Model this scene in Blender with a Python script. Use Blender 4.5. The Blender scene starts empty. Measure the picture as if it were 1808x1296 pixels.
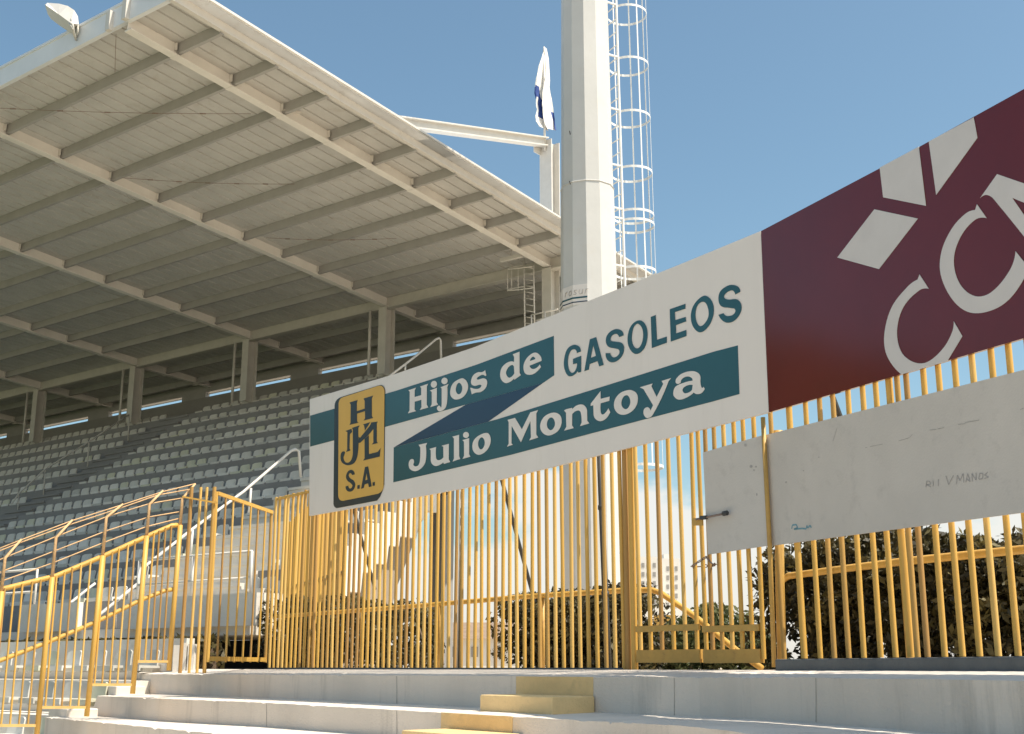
import bpy, math, random
import numpy as np
from mathutils import Vector, Matrix
random.seed(7); rng = np.random.default_rng(11)
S = bpy.context.scene
COL = S.collection
# ------------------------------------------------------------------ camera
FPX, CX, CY, YH = 2160.0, 904.0, 648.0, 1178.0        # focal length and centre in photo pixels, horizon row
PITCH = math.atan((YH-CY)/FPX); CP, SP = math.cos(PITCH), math.sin(PITCH)
cam = bpy.data.cameras.new('Camera'); cam.sensor_width = 36; cam.lens = FPX/1808*36
cam.clip_start = .05; cam.clip_end = 6000
cob = bpy.data.objects.new('Camera', cam); COL.objects.link(cob)
cob.location = (0, 0, 0); cob.rotation_euler = (math.pi/2+PITCH, 0, 0)
S.camera = cob
S.render.resolution_x, S.render.resolution_y = 1024, 734
# ------------------------------------------------------------------ light
SUN_EL = math.radians(59); SUN_D = np.array([.925, -.38]); SUN_D = SUN_D/np.linalg.norm(SUN_D)
sl = bpy.data.lights.new('Sun', 'SUN'); sl.energy = 4.7; sl.angle = math.radians(.5); sl.color = (1, .90, .76)
so = bpy.data.objects.new('Sun', sl); COL.objects.link(so); so.location = (10, -10, 30)
sdir = Vector((SUN_D[0]*math.cos(SUN_EL), SUN_D[1]*math.cos(SUN_EL), math.sin(SUN_EL)))
so.rotation_euler = sdir.to_track_quat('Z', 'Y').to_euler()
W = bpy.data.worlds.new('World'); S.world = W; W.use_nodes = True
nt = W.node_tree; nt.nodes.clear()
def N(t, **k):
    n = nt.nodes.new(t)
    for a, b in k.items(): setattr(n, a, b)
    return n
out = N('ShaderNodeOutputWorld'); bg = N('ShaderNodeBackground'); sky = N('ShaderNodeTexSky')
sky.sky_type = 'NISHITA'; sky.sun_disc = False; sky.sun_elevation = SUN_EL
sky.sun_rotation = math.atan2(SUN_D[0], SUN_D[1]); sky.air_density = 1.0; sky.dust_density = 1.8; sky.ozone_density = .8
bg.inputs['Strength'].default_value = .116
tc = N('ShaderNodeTexCoord'); sep = N('ShaderNodeSeparateXYZ'); nt.links.new(tc.outputs['Generated'], sep.inputs[0])
mp = N('ShaderNodeMapping'); mp.inputs['Scale'].default_value = (1, 1, 2.2); mp.inputs['Location'].default_value = (.35, .1, .0)
nt.links.new(tc.outputs['Generated'], mp.inputs[0])
tint = N('ShaderNodeMix', data_type='RGBA', blend_type='MULTIPLY'); tint.inputs['Factor'].default_value = 1; tint.inputs['B'].default_value = (.90, 1.045, .97, 1)
nt.links.new(sky.outputs[0], tint.inputs['A'])
nz = N('ShaderNodeTexNoise'); nz.inputs['Scale'].default_value = 5.5; nz.inputs['Detail'].default_value = 9; nz.inputs['Roughness'].default_value = .55
nt.links.new(mp.outputs[0], nz.inputs['Vector'])
low = N('ShaderNodeMapRange'); low.inputs['From Min'].default_value = .02; low.inputs['From Max'].default_value = .26
low.inputs['To Min'].default_value = .34; low.inputs['To Max'].default_value = -.26; nt.links.new(sep.outputs['Z'], low.inputs['Value'])
ad = N('ShaderNodeMath', operation='ADD'); nt.links.new(nz.outputs['Fac'], ad.inputs[0]); nt.links.new(low.outputs[0], ad.inputs[1])
rp = N('ShaderNodeMapRange', interpolation_type='SMOOTHSTEP'); rp.inputs['From Min'].default_value = .5; rp.inputs['From Max'].default_value = .62
rp.inputs['To Max'].default_value = .8
nt.links.new(ad.outputs[0], rp.inputs['Value'])
mx = N('ShaderNodeMix', data_type='RGBA'); mx.inputs['B'].default_value = (5.9, 5.6, 5.2, 1)
nt.links.new(rp.outputs[0], mx.inputs['Factor']); nt.links.new(tint.outputs['Result'], mx.inputs['A'])
nt.links.new(mx.outputs['Result'], bg.inputs['Color']); nt.links.new(bg.outputs[0], out.inputs[0])
S.view_settings.view_transform = 'Standard'; S.view_settings.look = 'None'
S.view_settings.exposure = .54; S.view_settings.gamma = 1; S.view_settings.use_curve_mapping = False
S.cycles.max_bounces = 8; S.cycles.use_denoising = True
# ------------------------------------------------------------------ rays and planes: where the measured things stand
def ray(x, y):
    u = (x-CX)/FPX; v = -(y-CY)/FPX
    return np.array([u, CP-v*SP, SP+v*CP])
def proj(P):
    zc = P[1]*CP+P[2]*SP; v = (-P[1]*SP+P[2]*CP)/zc
    return CX+FPX*P[0]/zc, CY-FPX*v
PA, PC, PD = np.array([-2.59, 15.45]), np.array([2.012, 9.374]), np.array([2.92, 6.569])
E1 = (PC-PA)/np.linalg.norm(PC-PA); E2 = (PD-PC)/np.linalg.norm(PD-PC)
N1 = np.array([E1[1], -E1[0]]); N2 = np.array([E2[1], -E2[0]])        # both face the camera's side
def F1(x, y, o=0): r = ray(x, y); return r*((N1@PA+o)/(N1@r[:2]))
def F2(x, y, o=0): r = ray(x, y); return r*((N2@PC+o)/(N2@r[:2]))
def F(x, y, o=0): return F1(x, y, o) if x < 1350 else F2(x, y, o)
xv = -2000.0
_ul = np.array([(xv-CX)/FPX, 1/CP, 0]); _ul /= np.linalg.norm(_ul)
U = -_ul; V = np.array([_ul[1], -_ul[0], 0]); V = V if V[1] > 0 else -V      # along the stand, back into the stand
O = ray(972, 468)*31.6; O = np.array([O[0], O[1], 0])
def Wd(u, v, z): return O+U*u+V*v+np.array([0, 0, z])
def on_u(x, y, u): r = ray(x, y); return r*((u+O@U)/(r@U))
def on_v(x, y, v): r = ray(x, y); return r*((v+O@V)/(r@V))
def on_Y(x, y, Y): r = ray(x, y); return r*Y/r[1]
def uvz(P): d = P-O; return d@U, d@V, P[2]
Z3 = np.array([0, 0, 1.0])
def v3(p, z=0): return np.array([p[0], p[1], z])
# ------------------------------------------------------------------ materials
def mat(name, col, rough=.6, var=.12, scale=3.0, bump=0.0, bscale=40, stain=None, metal=0.0, spec=.5, streak=False, amt=.35):
    m = bpy.data.materials.new(name); m.use_nodes = True; t = m.node_tree; b = t.nodes['Principled BSDF']
    b.inputs['Roughness'].default_value = rough; b.inputs['Metallic'].default_value = metal
    b.inputs['Specular IOR Level'].default_value = spec
    tc = t.nodes.new('ShaderNodeTexCoord'); mpn = t.nodes.new('ShaderNodeMapping')
    if streak: mpn.inputs['Scale'].default_value = (1, 1, .12)
    t.links.new(tc.outputs['Object'], mpn.inputs[0])
    n = t.nodes.new('ShaderNodeTexNoise'); n.inputs['Scale'].default_value = scale; n.inputs['Detail'].default_value = 7
    n.inputs['Roughness'].default_value = .62
    t.links.new(mpn.outputs[0], n.inputs['Vector'])
    mr = t.nodes.new('ShaderNodeMapRange'); mr.inputs['From Min'].default_value = .25; mr.inputs['From Max'].default_value = .75
    mr.inputs['To Min'].default_value = 1-var; mr.inputs['To Max'].default_value = 1+var; t.links.new(n.outputs['Fac'], mr.inputs['Value'])
    mul = t.nodes.new('ShaderNodeMix'); mul.data_type = 'RGBA'; mul.blend_type = 'MULTIPLY'; mul.inputs['Factor'].default_value = 1
    mul.inputs['A'].default_value = (*col, 1); t.links.new(mr.outputs[0], mul.inputs['B'])
    src = mul.outputs['Result']
    if stain:
        n2 = t.nodes.new('ShaderNodeTexNoise'); n2.inputs['Scale'].default_value = scale*2.3; n2.inputs['Detail'].default_value = 9
        n2.inputs['Roughness'].default_value = .7
        t.links.new(mpn.outputs[0], n2.inputs['Vector'])
        r2 = t.nodes.new('ShaderNodeMapRange'); r2.inputs['From Min'].default_value = .55; r2.inputs['From Max'].default_value = .72
        r2.inputs['To Max'].default_value = amt; t.links.new(n2.outputs['Fac'], r2.inputs['Value'])
        m2 = t.nodes.new('ShaderNodeMix'); m2.data_type = 'RGBA'; m2.inputs['B'].default_value = (*stain, 1)
        t.links.new(r2.outputs[0], m2.inputs['Factor']); t.links.new(src, m2.inputs['A']); src = m2.outputs['Result']
    t.links.new(src, b.inputs['Base Color'])
    if bump:
        n3 = t.nodes.new('ShaderNodeTexNoise'); n3.inputs['Scale'].default_value = bscale; n3.inputs['Detail'].default_value = 5
        t.links.new(tc.outputs['Object'], n3.inputs['Vector'])
        bp = t.nodes.new('ShaderNodeBump'); bp.inputs['Strength'].default_value = bump; bp.inputs['Distance'].default_value = .02
        t.links.new(n3.outputs['Fac'], bp.inputs['Height']); t.links.new(bp.outputs[0], b.inputs['Normal'])
    return m
M = dict(
    board=mat('board_white', (.74, .695, .65), .42, .04, 1.5, stain=(.56, .51, .45), amt=.28, streak=True),
    teal=mat('teal_vinyl', (.018, .084, .100), .2, .12, 1.2, spec=.6),
    navy=mat('navy_vinyl', (.010, .034, .072), .2, .12, 1.2, spec=.6),
    black=mat('black_vinyl', (.018, .03, .036), .3, .1, 3),
    gold=mat('gold_vinyl', (.66, .40, .085), .4, .07, 2.5),
    wine=mat('wine_paint', (.115, .0115, .0105), .13, .10, 1.2, spec=.42),
    logo=mat('pale_vinyl', (.60, .575, .56), .4, .05, 4),
    letter=mat('letter_white', (.72, .68, .64), .4, .05, 5),
    panel=mat('panel_grey', (.54, .51, .47), .55, .06, 2.2, .1, 60, stain=(.33, .31, .29), amt=.35),
    yellow=mat('yellow_paint', (.60, .355, .075), .5, .16, 9, stain=(.30, .15, .05), amt=.6, streak=True),
    orange=mat('ochre_paint', (.50, .30, .075), .5, .16, 7, stain=(.24, .12, .05), amt=.5),
    cream=mat('pale_yellow_paint', (.60, .40, .14), .55, .14, 7, stain=(.45, .27, .12), amt=.6),
    conc=mat('concrete', (.70, .62, .53), .85, .12, 1.1, .4, 55, stain=(.40, .355, .30), amt=.65, streak=True),
    tread=mat('concrete_tread', (.70, .635, .56), .85, .13, 1.6, .3, 60, stain=(.46, .42, .37), amt=.4),
    stepy=mat('step_yellow', (.78, .56, .275), .75, .15, 3, .3, 60, stain=(.50, .38, .20), amt=.5),
    curb=mat('curb_dark', (.10, .11, .115), .7, .2, 4, .2, 30),
    roof=mat('roof_sheet', (.52, .508, .485), .6, .10, 1.2, stain=(.38, .34, .29), amt=.55),
    purlin=mat('purlin_paint', (.36, .35, .335), .6, .10, 2),
    rafter=mat('rafter_paint', (.72, .69, .64), .55, .08, 2),
    white=mat('white_paint', (.62, .595, .55), .5, .07, 4, stain=(.50, .45, .38), amt=.3),
    fascia=mat('fascia_sheet', (.70, .72, .74), .38, .06, 1.5),
    column=mat('column_paint', (.52, .50, .45), .55, .09, 3),
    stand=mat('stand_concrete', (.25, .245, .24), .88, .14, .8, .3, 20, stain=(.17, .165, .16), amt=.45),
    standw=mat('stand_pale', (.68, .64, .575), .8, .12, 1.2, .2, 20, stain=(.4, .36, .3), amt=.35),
    raker=mat('raker_concrete', (.30, .25, .20), .9, .12, 1.0, .3, 15),
    wall=mat('stand_wall', (.30, .295, .275), .85, .1, 1.0, .2, 20),
    seat=mat('seat_plastic', (.58, .56, .51), .5, .07, 5),
    pole=mat('pole_paint', (.55, .55, .535), .55, .06, 1.0, .12, 8, stain=(.52, .49, .44), amt=.4),
    galv=mat('ladder_paint', (.72, .73, .72), .4, .08, 5, stain=(.42, .36, .3), amt=.3),
    dark=mat('dark_steel_and_shade', (.045, .048, .05), .5, .25, 6),
    rust=mat('rusty_steel', (.22, .16, .13), .6, .3, 30),
    wire=mat('weathered_yellow', (.62, .40, .20), .6, .2, 8, stain=(.30, .15, .08), amt=.8),
    jnt=mat('joint_mortar', (.40, .36, .31), .9, .2, 20),
    grass=mat('pitch_grass', (.075, .10, .035), .9, .25, .3, .3, 6),
    flagw=mat('flag_white', (.80, .78, .74), .8, .06, 4),
    flagb=mat('flag_blue', (.03, .07, .26), .8, .1, 4),
    bwall=mat('far_render', (.72, .69, .64), .9, .05, .1),
    glass=mat('window_glass', (.30, .285, .265), .25, .1, 1),
    tile=mat('roof_tile', (.27, .20, .15), .85, .2, 2),
    ground=mat('packed_ground', (.56, .48, .375), .95, .2, .4, .3, 8, stain=(.40, .35, .27), amt=.6),
    bark=mat('bark', (.12, .085, .055), .9, .3, 6, .5, 20),
    ink=mat('ink_grey', (.36, .345, .33), .8, .2, 20),
    inkb=mat('ink_blue', (.16, .33, .40), .8, .2, 20),
    glassl=mat('lamp_glass', (.62, .64, .66), .2, .05, 4),
)
def leafmat(name, c1, c2):
    m = bpy.data.materials.new(name); m.use_nodes = True; t = m.node_tree; b = t.nodes['Principled BSDF']
    b.inputs['Roughness'].default_value = .6
    a = t.nodes.new('ShaderNodeAttribute'); a.attribute_name = 'tint'
    mxn = t.nodes.new('ShaderNodeMix'); mxn.data_type = 'RGBA'
    mxn.inputs['A'].default_value = (*c1, 1); mxn.inputs['B'].default_value = (*c2, 1)
    t.links.new(a.outputs['Fac'], mxn.inputs['Factor']); t.links.new(mxn.outputs['Result'], b.inputs['Base Color'])
    b.inputs['Subsurface Weight'].default_value = 0
    tr = t.nodes.new('ShaderNodeBsdfTranslucent'); t.links.new(mxn.outputs['Result'], tr.inputs['Color'])
    ms = t.nodes.new('ShaderNodeMixShader'); ms.inputs[0].default_value = .2
    o = t.nodes['Material Output']
    t.links.new(b.outputs[0], ms.inputs[1]); t.links.new(tr.outputs[0], ms.inputs[2]); t.links.new(ms.outputs[0], o.inputs['Surface'])
    return m
M['leaf'] = leafmat('leaf_dark', (.022, .020, .008), (.14, .115, .038))
M['leafl'] = leafmat('leaf_olive', (.055, .075, .022), (.16, .16, .06))
# ------------------------------------------------------------------ mesh builder
class MB:
    def __init__(s): s.v = []; s.f = []; s.mi = []; s.cur = 0
    def add(s, vs, fs):
        b = len(s.v); s.v += [tuple(map(float, p)) for p in vs]
        s.f += [tuple(b+i for i in f) for f in fs]; s.mi += [s.cur]*len(fs)
    def box(s, o, a, b, c):
        o, a, b, c = map(np.asarray, (o, a, b, c))
        if np.dot(np.cross(a, b), c) < 0: a, b = b, a
        vs = [o, o+a, o+a+b, o+b, o+c, o+a+c, o+a+b+c, o+b+c]
        s.add(vs, [(3, 2, 1, 0), (4, 5, 6, 7), (0, 1, 5, 4), (1, 2, 6, 5), (2, 3, 7, 6), (3, 0, 4, 7)])
    def beam(s, p, q, w, h, up=Z3):
        p, q = np.asarray(p, float), np.asarray(q, float); d = q-p; d = d/np.linalg.norm(d)
        side = np.cross(d, up); side /= np.linalg.norm(side); upp = np.cross(side, d)
        s.box(p-side*w/2-upp*h/2, q-p, side*w, upp*h)
    def tube(s, pts, r, n=8, cap=True, closed=False):
        P = [np.asarray(p, float) for p in pts]; m = len(P); rings = []
        ref = None
        for i in range(m):
            if closed: d = P[(i+1) % m]-P[i-1]
            else: d = (P[min(i+1, m-1)]-P[max(i-1, 0)])
            d = d/np.linalg.norm(d)
            if ref is None:
                a = np.array([0, 0, 1.0]) if abs(d[2]) < .9 else np.array([1.0, 0, 0]); ref = np.cross(d, a)
            ref = ref-d*np.dot(ref, d); ref /= np.linalg.norm(ref); b = np.cross(d, ref)
            rr = r[i] if hasattr(r, '__len__') else r
            rings.append([P[i]+rr*(math.cos(2*math.pi*k/n)*ref+math.sin(2*math.pi*k/n)*b) for k in range(n)])
        vs = [p for ring in rings for p in ring]; fs = []
        for i in range(m if closed else m-1):
            j = (i+1) % m
            for k in range(n):
                k2 = (k+1) % n; fs.append((i*n+k, i*n+k2, j*n+k2, j*n+k))
        if cap and not closed:
            fs.append(tuple(range(n-1, -1, -1))); fs.append(tuple((m-1)*n+k for k in range(n)))
        s.add(vs, fs)
    def prism(s, poly, vec):
        P = [np.asarray(p, float) for p in poly]; n = len(P); vec = np.asarray(vec, float)
        nn = sum(np.cross(P[i]-P[0], P[(i+1) % n]-P[0]) for i in range(n))
        if np.dot(nn, vec) < 0: P = P[::-1]
        vs = P+[p+vec for p in P]
        s.add(vs, [tuple(range(n-1, -1, -1)), tuple(range(n, 2*n))]+[(i, (i+1) % n, n+(i+1) % n, n+i) for i in range(n)])
    def strip(s, A, B):
        n = len(A); s.add(list(A)+list(B), [(i, i+1, n+i+1, n+i) for i in range(n-1)])
    def build(s, name, mats, parent=None, smooth=False, loc=None):
        off = np.zeros(3)
        if parent is not None: off = np.array(parent_world(parent))
        elif loc is not None: off = np.asarray(loc, float)
        me = bpy.data.meshes.new(name)
        me.from_pydata([tuple(np.asarray(p)-off) for p in s.v], [], s.f)
        for m in (mats if isinstance(mats, (list, tuple)) else [mats]): me.materials.append(m)
        me.polygons.foreach_set('material_index', s.mi)
        if smooth: me.polygons.foreach_set('use_smooth', [True]*len(me.polygons))
        me.update()
        o = bpy.data.objects.new(name, me); COL.objects.link(o)
        if parent is not None: o.parent = parent
        elif loc is not None: o.location = tuple(off)
        return o
def parent_world(o):
    p = np.array(o.location)
    while o.parent: o = o.parent; p = p+np.array(o.location)
    return p
def tag(o, label, cat, group=None, kind=None):
    if label: o['label'] = label
    if cat: o['category'] = cat
    if group: o['group'] = group
    if kind: o['kind'] = kind
    return o
def thing(name, label, cat, loc, group=None):
    o = bpy.data.objects.new(name, None); COL.objects.link(o); o.location = tuple(map(float, loc)); o.empty_display_size = .2
    return tag(o, label, cat, group)
def struct(o): o['kind'] = 'structure'; return o
def copy_part(o, parent, loc):
    c = o.copy(); COL.objects.link(c); c.parent = parent; c.location = tuple(map(float, loc)); return c
def interp(pts, x):
    xs = [p[0] for p in pts]; ys = [p[1] for p in pts]
    if x < xs[0]: return ys[0]+(ys[1]-ys[0])/(xs[1]-xs[0])*(x-xs[0])
    if x > xs[-1]: return ys[-1]+(ys[-1]-ys[-2])/(xs[-1]-xs[-2])*(x-xs[-1])
    return float(np.interp(x, xs, ys))
# ================================================================== SETTING: ground, concourse
def wuv_(u, v): return Wd(u, v, 0)[:2]
def sheet(name, poly, z, m):
    b = MB(); b.add([(p[0], p[1], z) for p in poly], [tuple(range(len(poly)))])
    return struct(b.build(name, m))
g = sheet('ground', [(-3000, -3000), (3000, -3000), (3000, 3000), (-3000, 3000)], -1.78, M['ground'])
sheet('pitch_grass', [wuv_(*q) for q in ((7.5, -17.2), (-160, -17.2), (-160, -130), (2, -130), (4, -40))], -1.774, M['grass'])
def mitre(o):                                       # where the two fence directions meet at offset o
    A = np.array([N1, N2]); return np.linalg.solve(A, np.array([N1@PA+o, N2@PC+o]))
FL = PA-E1*1.05                                     # left end of the fence
def plan(o, s):                                     # point at signed distance s from the bend, offset o towards the camera
    m = mitre(o); return m+(E1*s if s < 0 else E2*s)
def wuv(u, v): return Wd(u, v, 0)[:2]
cz = -.07
cpoly = [plan(.05, 60), mitre(.05), FL+N1*.05, wuv(5.4, -12.5), wuv(-150, -12.5), (-900, 900), (-900, 2500), (2500, 2500), (2500, -40)]
b = MB(); b.prism([v3(p, cz) for p in cpoly], (0, 0, -1.6)); struct(b.build('concourse_ground', M['ground']))
b = MB(); cr = []; ft = []  # unseen ridge, added so the glossy boards mirror something dark
for a_ in np.linspace(-100, -36, 40):
    el_ = np.interp(a_, [-100, -85, -70, -58, -46, -40, -36], [3, 9, 10, 13, 16, 8, 0])+.7*math.sin(a_*1.7)+.4*math.sin(a_*4.1)
    d_ = 150+8*math.sin(a_*.9); r_ = math.radians(a_); dx2 = np.array([math.sin(r_), math.cos(r_), 0])
    ft.append(dx2*d_+Z3*-1.8); cr.append(dx2*(d_+30)+Z3*(max(0, (d_+30)*math.tan(math.radians(el_)))-1.8))
bk_ = [c*np.array([1.25, 1.25, 0])-Z3*1.8 for c in cr]
b.strip(ft, cr); b.strip(cr, bk_); struct(b.build('added_reflection_ridge', mat('added_ridge_dark', (.10, .095, .05), .95, .35, .06, .5, .4)))
# ================================================================== FOREGROUND TERRACE
Y_E1 = [(250, 1190), (480, 1191), (847, 1193), (1200, 1195.5), (1439, 1195), (1757, 1193), (1950, 1191)]
Y_B1 = [(245, 1224.5), (480, 1233), (847, 1249), (1200, 1264), (1439, 1275.5), (1757, 1294), (1950, 1307)]
Y_E2 = [(180, 1229), (480, 1241), (847, 1261.5), (1200, 1281), (1423, 1294), (1808, 1322), (1950, 1333)]
Y_B2 = [(156, 1263), (332, 1277.5), (470, 1283.5), (565, 1292), (847, 1311), (1200, 1345), (1700, 1395)]
Y_E3 = [(75, 1266), (266, 1283.5), (355, 1292.5), (700, 1322), (1200, 1378), (1700, 1440)]
Y_BK = [(250, 1180.5), (475, 1182), (905, 1182), (1395, 1183), (1950, 1183)]
OFF = [.05, .75, .75, 1.55, 1.55, 2.35, 2.35, 3.15, 3.15, 3.95]
XL = [(300, 0), (248, 0), (248, 0), (172, 0), (160, 0), (80, 0)]
def line_at(o, yp, xl, ss=(-5, -2.5, 0, 1.5, 3.0, 6.5)):
    pts = []
    r = ray(xl, interp(yp, xl)); t = (N1@PA+o)/(N1@r[:2]); L = (r*t)[:2]; sl = -np.linalg.norm(L-mitre(o))
    for s in [sl]+[sl+(0-sl)*k for k in (.25, .5, .75)]+[0, 1.2, 2.4, 6.5]:
        p = plan(o, s)
        z = 0
        for _ in range(3):
            px, _y = proj((p[0], p[1], z)) if p[1] > .3 else (1950, 0)
            px = min(px, 1950)
            y = interp(yp, px); r = ray(px, y); z = r[2]*np.linalg.norm(p)/np.linalg.norm(r[:2])
        pts.append(np.array([p[0], p[1], z]))
    # beyond the frame keep the last height
    for i in range(6, 8): pts[i][2] = pts[5][2]
    return pts
LN = []
for o, yp, xl in ((.05, Y_BK, 240), (.75, Y_E1, 248), (.75, Y_B1, 246), (1.55, Y_E2, 172), (1.55, Y_B2, 160), (2.35, Y_E3, 80)):
    LN.append(line_at(o, yp, xl))
def shift(pts, o, dz): return [np.array([*(p[:2]), p[2]]) for p in pts]
L6 = [p-np.array([0, 0, .30]) for p in LN[5]]
L7 = [np.array([*(p[:2]+(N1 if i < 4 else N2 if i > 4 else (N1+N2)/1.95)*.8), p[2]-.02]) for i, p in enumerate(L6)]
L8 = [p-np.array([0, 0, .30]) for p in L7]
L9 = [np.array([*(p[:2]+(N1 if i < 4 else N2 if i > 4 else (N1+N2)/1.95)*.8), p[2]-.02]) for i, p in enumerate(L8)]
L10 = [p-np.array([0, 0, .42]) for p in L9]
LN += [L6, L7, L8, L9, L10]
terr = thing('spectator_terrace', 'stepped grey concrete spectator terrace in front of the yellow fence', 'terrace', (*plan(1.5, -3), -1.0))
def dense(L, n, jz, seed):
    out = []; rr_ = np.random.default_rng(seed)
    for i in range(len(L)-1):
        m_ = n if i < 5 else 6
        for j in range(m_): out.append(L[i]+(L[i+1]-L[i])*j/m_)
    out.append(L[-1])
    ns = rr_.normal(size=len(out)); ns = np.convolve(ns, [.2, .6, .2], 'same')
    return [p+Z3*(-abs(q)*jz if rr_.random() < .9 else -abs(q)*jz*4) if 0 < i < len(out)-1 else p for i, (p, q) in enumerate(zip(out, ns))]
for k in range(5):
    A, B, C_ = dense(LN[2*k], 36, 0, k), dense(LN[2*k+1], 36, .0035, 10+k), dense(LN[2*k+2], 36, 0, 20+k)
    b = MB(); b.strip(B, A)                           # tread
    b.cur = 1; b.strip(C_, B)                         # riser
    b.cur = 1
    b.add([A[0], B[0], C_[0], C_[0]-Z3*.5, A[0]-Z3*.8], [(0, 1, 2, 3, 4)])      # left end face
    b.build('step', [M['tread'], M['conc']], terr)
for (xa, ya, yb_, o_) in ((1440, 1196, 1275, .75), (1190, 1196, 1263, .75), (700, 1193, 1242, .75), (470, 1241, 1283, 1.55), (1300, 1288, 1370, 1.55), (700, 1254, 1302, 1.55)):
    f_ = F1 if xa < 1380 else F2
    b = MB(); q_ = [f_(xa-.3, ya+1, o_+.003), f_(xa+.4, ya+1, o_+.003), f_(xa+.9, (ya+yb_)/2, o_+.003), f_(xa+.9, yb_, o_+.003), f_(xa-.1, yb_, o_+.003), f_(xa+.1, (ya+yb_)/2, o_+.003)]
    b.prism(q_, v3((N1 if f_ is F1 else N2)*-.002)); b.build('joint', M['jnt'], terr)
# painted aisle: yellow riser patches and half-step blocks
def on_seg(x, y, o): return F1(x, y, o)
def patch(q, o, dz=.004):
    b = MB(); P = [F1(x, y, o+dz) for x, y in q]; b.prism(P, v3(N1*-.003)); return b
def block(xf, yf, xr, yr, ytop, depth, o):
    p = F1(xf, yf, o); q = F1(xr, yr, o); t = F1(xf, ytop, o); h = t[2]-p[2]
    b = MB(); b.box(p-Z3*.03, q-p, v3(-N1*depth), Z3*(h+.03)); return b
patch([(911, 1194.2), (1047, 1195.2), (1047, 1257), (911, 1252.5)], .75).build('painted_riser', M['stepy'], terr)
patch([(779, 1257.8), (905, 1265.2), (904, 1300), (778, 1289)], 1.55).build('painted_riser', M['stepy'], terr)
blk = block(847, 1251, 975, 1256.5, 1226.5, .43, .75+.44)
for nm, bb in (('aisle_step', blk), ('aisle_step', block(708, 1314, 838, 1326, 1289, .43, 1.55+.44))):
    o = bb.build(nm, M['stepy'], terr)
    md = o.modifiers.new('bevel', 'BEVEL'); md.width = .012; md.segments = 2
# small blocks stepping down outside the left edge of the terrace
for (xa, ya, xb, yt) in ((262, 1191, 290, 1173), (178, 1231, 204, 1212), (84, 1272, 116, 1251)):
    p = F1(xa, ya, .75+(ya-1191)/40*.8-.25); q = F1(xb, ya, .75+(ya-1191)/40*.8-.25)
    b = MB(); d = q-p; d[2] = 0
    b.box(p-Z3*.3, d, v3(-N1*.4), Z3*(.3+(ya-yt)/FPX*p[1])); o = b.build('end_block', M['tread'], terr)
    md = o.modifiers.new('bevel', 'BEVEL'); md.width = .015; md.segments = 2
# dark curb under the right-hand fence
b = MB(); p0, p1 = plan(.10, .05), plan(.10, 6.0)
zz = F2(1500, 1183, .1)[2]
b.box(v3(p0, zz-.02), v3(p1-p0), v3(-N2*.16), Z3*.095)
o = tag(b.build('fence_curb', M['curb'], None, loc=v3(p0, zz)), 'long dark grey curb under the right-hand yellow fence', 'curb')
md = o.modifiers.new('bevel', 'BEVEL'); md.width = .01; md.segments = 2
# ================================================================== YELLOW FENCE
BZ = -.035; HT = 2.21
OB = -.075                                            # bar plane behind the boards
BARW = .031
_bm = MB(); _bm.tube([(0, 0, 0), (0, 0, 1)], .0185, 12); BARM = _bm.build('bar', M['yellow'], None, True)
BARM.data.set_sharp_from_angle(angle=.7)
BAR_USED = [False]
YV = [M['yellow'], M['yellow'], mat('yellow_paint_worn', (.47, .275, .07), .55, .2, 8, stain=(.26, .13, .06), amt=.85, streak=True), mat('yellow_paint_rusty', (.40, .225, .065), .65, .2, 7, stain=(.20, .09, .04), amt=.9, streak=True), mat('yellow_paint_faded', (.66, .42, .12), .6, .15, 9, stain=(.40, .25, .11), amt=.6, streak=True)]
def bar(parent, p, z0, z1, ang, w=1.0, m=None):
    pw = parent_world(parent)
    if not BAR_USED[0]: o = BARM; BAR_USED[0] = True
    else: o = BARM.copy(); COL.objects.link(o)
    o.parent = parent; o.location = (p[0]-pw[0], p[1]-pw[1], z0-pw[2]); o.scale = (w, w, z1-z0)
    o.rotation_euler = (random.uniform(-.006, .006), random.uniform(-.006, .006), ang+random.uniform(-3, 3))
    o.material_slots[0].link = 'OBJECT'; o.material_slots[0].material = random.choice(YV)
    return o
A1 = math.atan2(E1[1], E1[0]); A2 = math.atan2(E2[1], E2[0])
fen = thing('steel_fence', 'tall yellow bar fence behind the white board with the gold emblem', 'fence', (*(FL+N1*OB), BZ), None)
sA = F1(475, 1182, OB)[:2]; sB = F1(1103, 1181, OB)[:2]
nb = int(np.linalg.norm(sB-sA)/.116)
for i in range(nb+1):
    p = sA+(sB-sA)*i/nb
    bar(fen, p, BZ+.02, HT+random.uniform(-.01, .01), A1)
def rail(parent, pts, w, h, m, name='rail'):
    b = MB()
    for p, q in zip(pts[:-1], pts[1:]): b.beam(p, q, w, h)
    return b.build(name, m, parent)
rail(fen, [v3(sA, HT-.03), v3(sB, HT-.03)], .03, .03, M['yellow'], 'top_rail')
rail(fen, [v3(sA, BZ+.015), v3(sB, BZ+.015)], .05, .03, M['curb'], 'bottom_rail')  # dark rail colour draws the shadow line along the fence foot
for x in (1110, 1121):
    bar(fen, F1(x, 1180, OB)[:2], BZ, HT+.02, A1, 1.55).name = 'post'
bar(fen, F1(545, 1182, OB)[:2]-N1*.05, BZ, HT, A1, 1.5).name = 'post'
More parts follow.
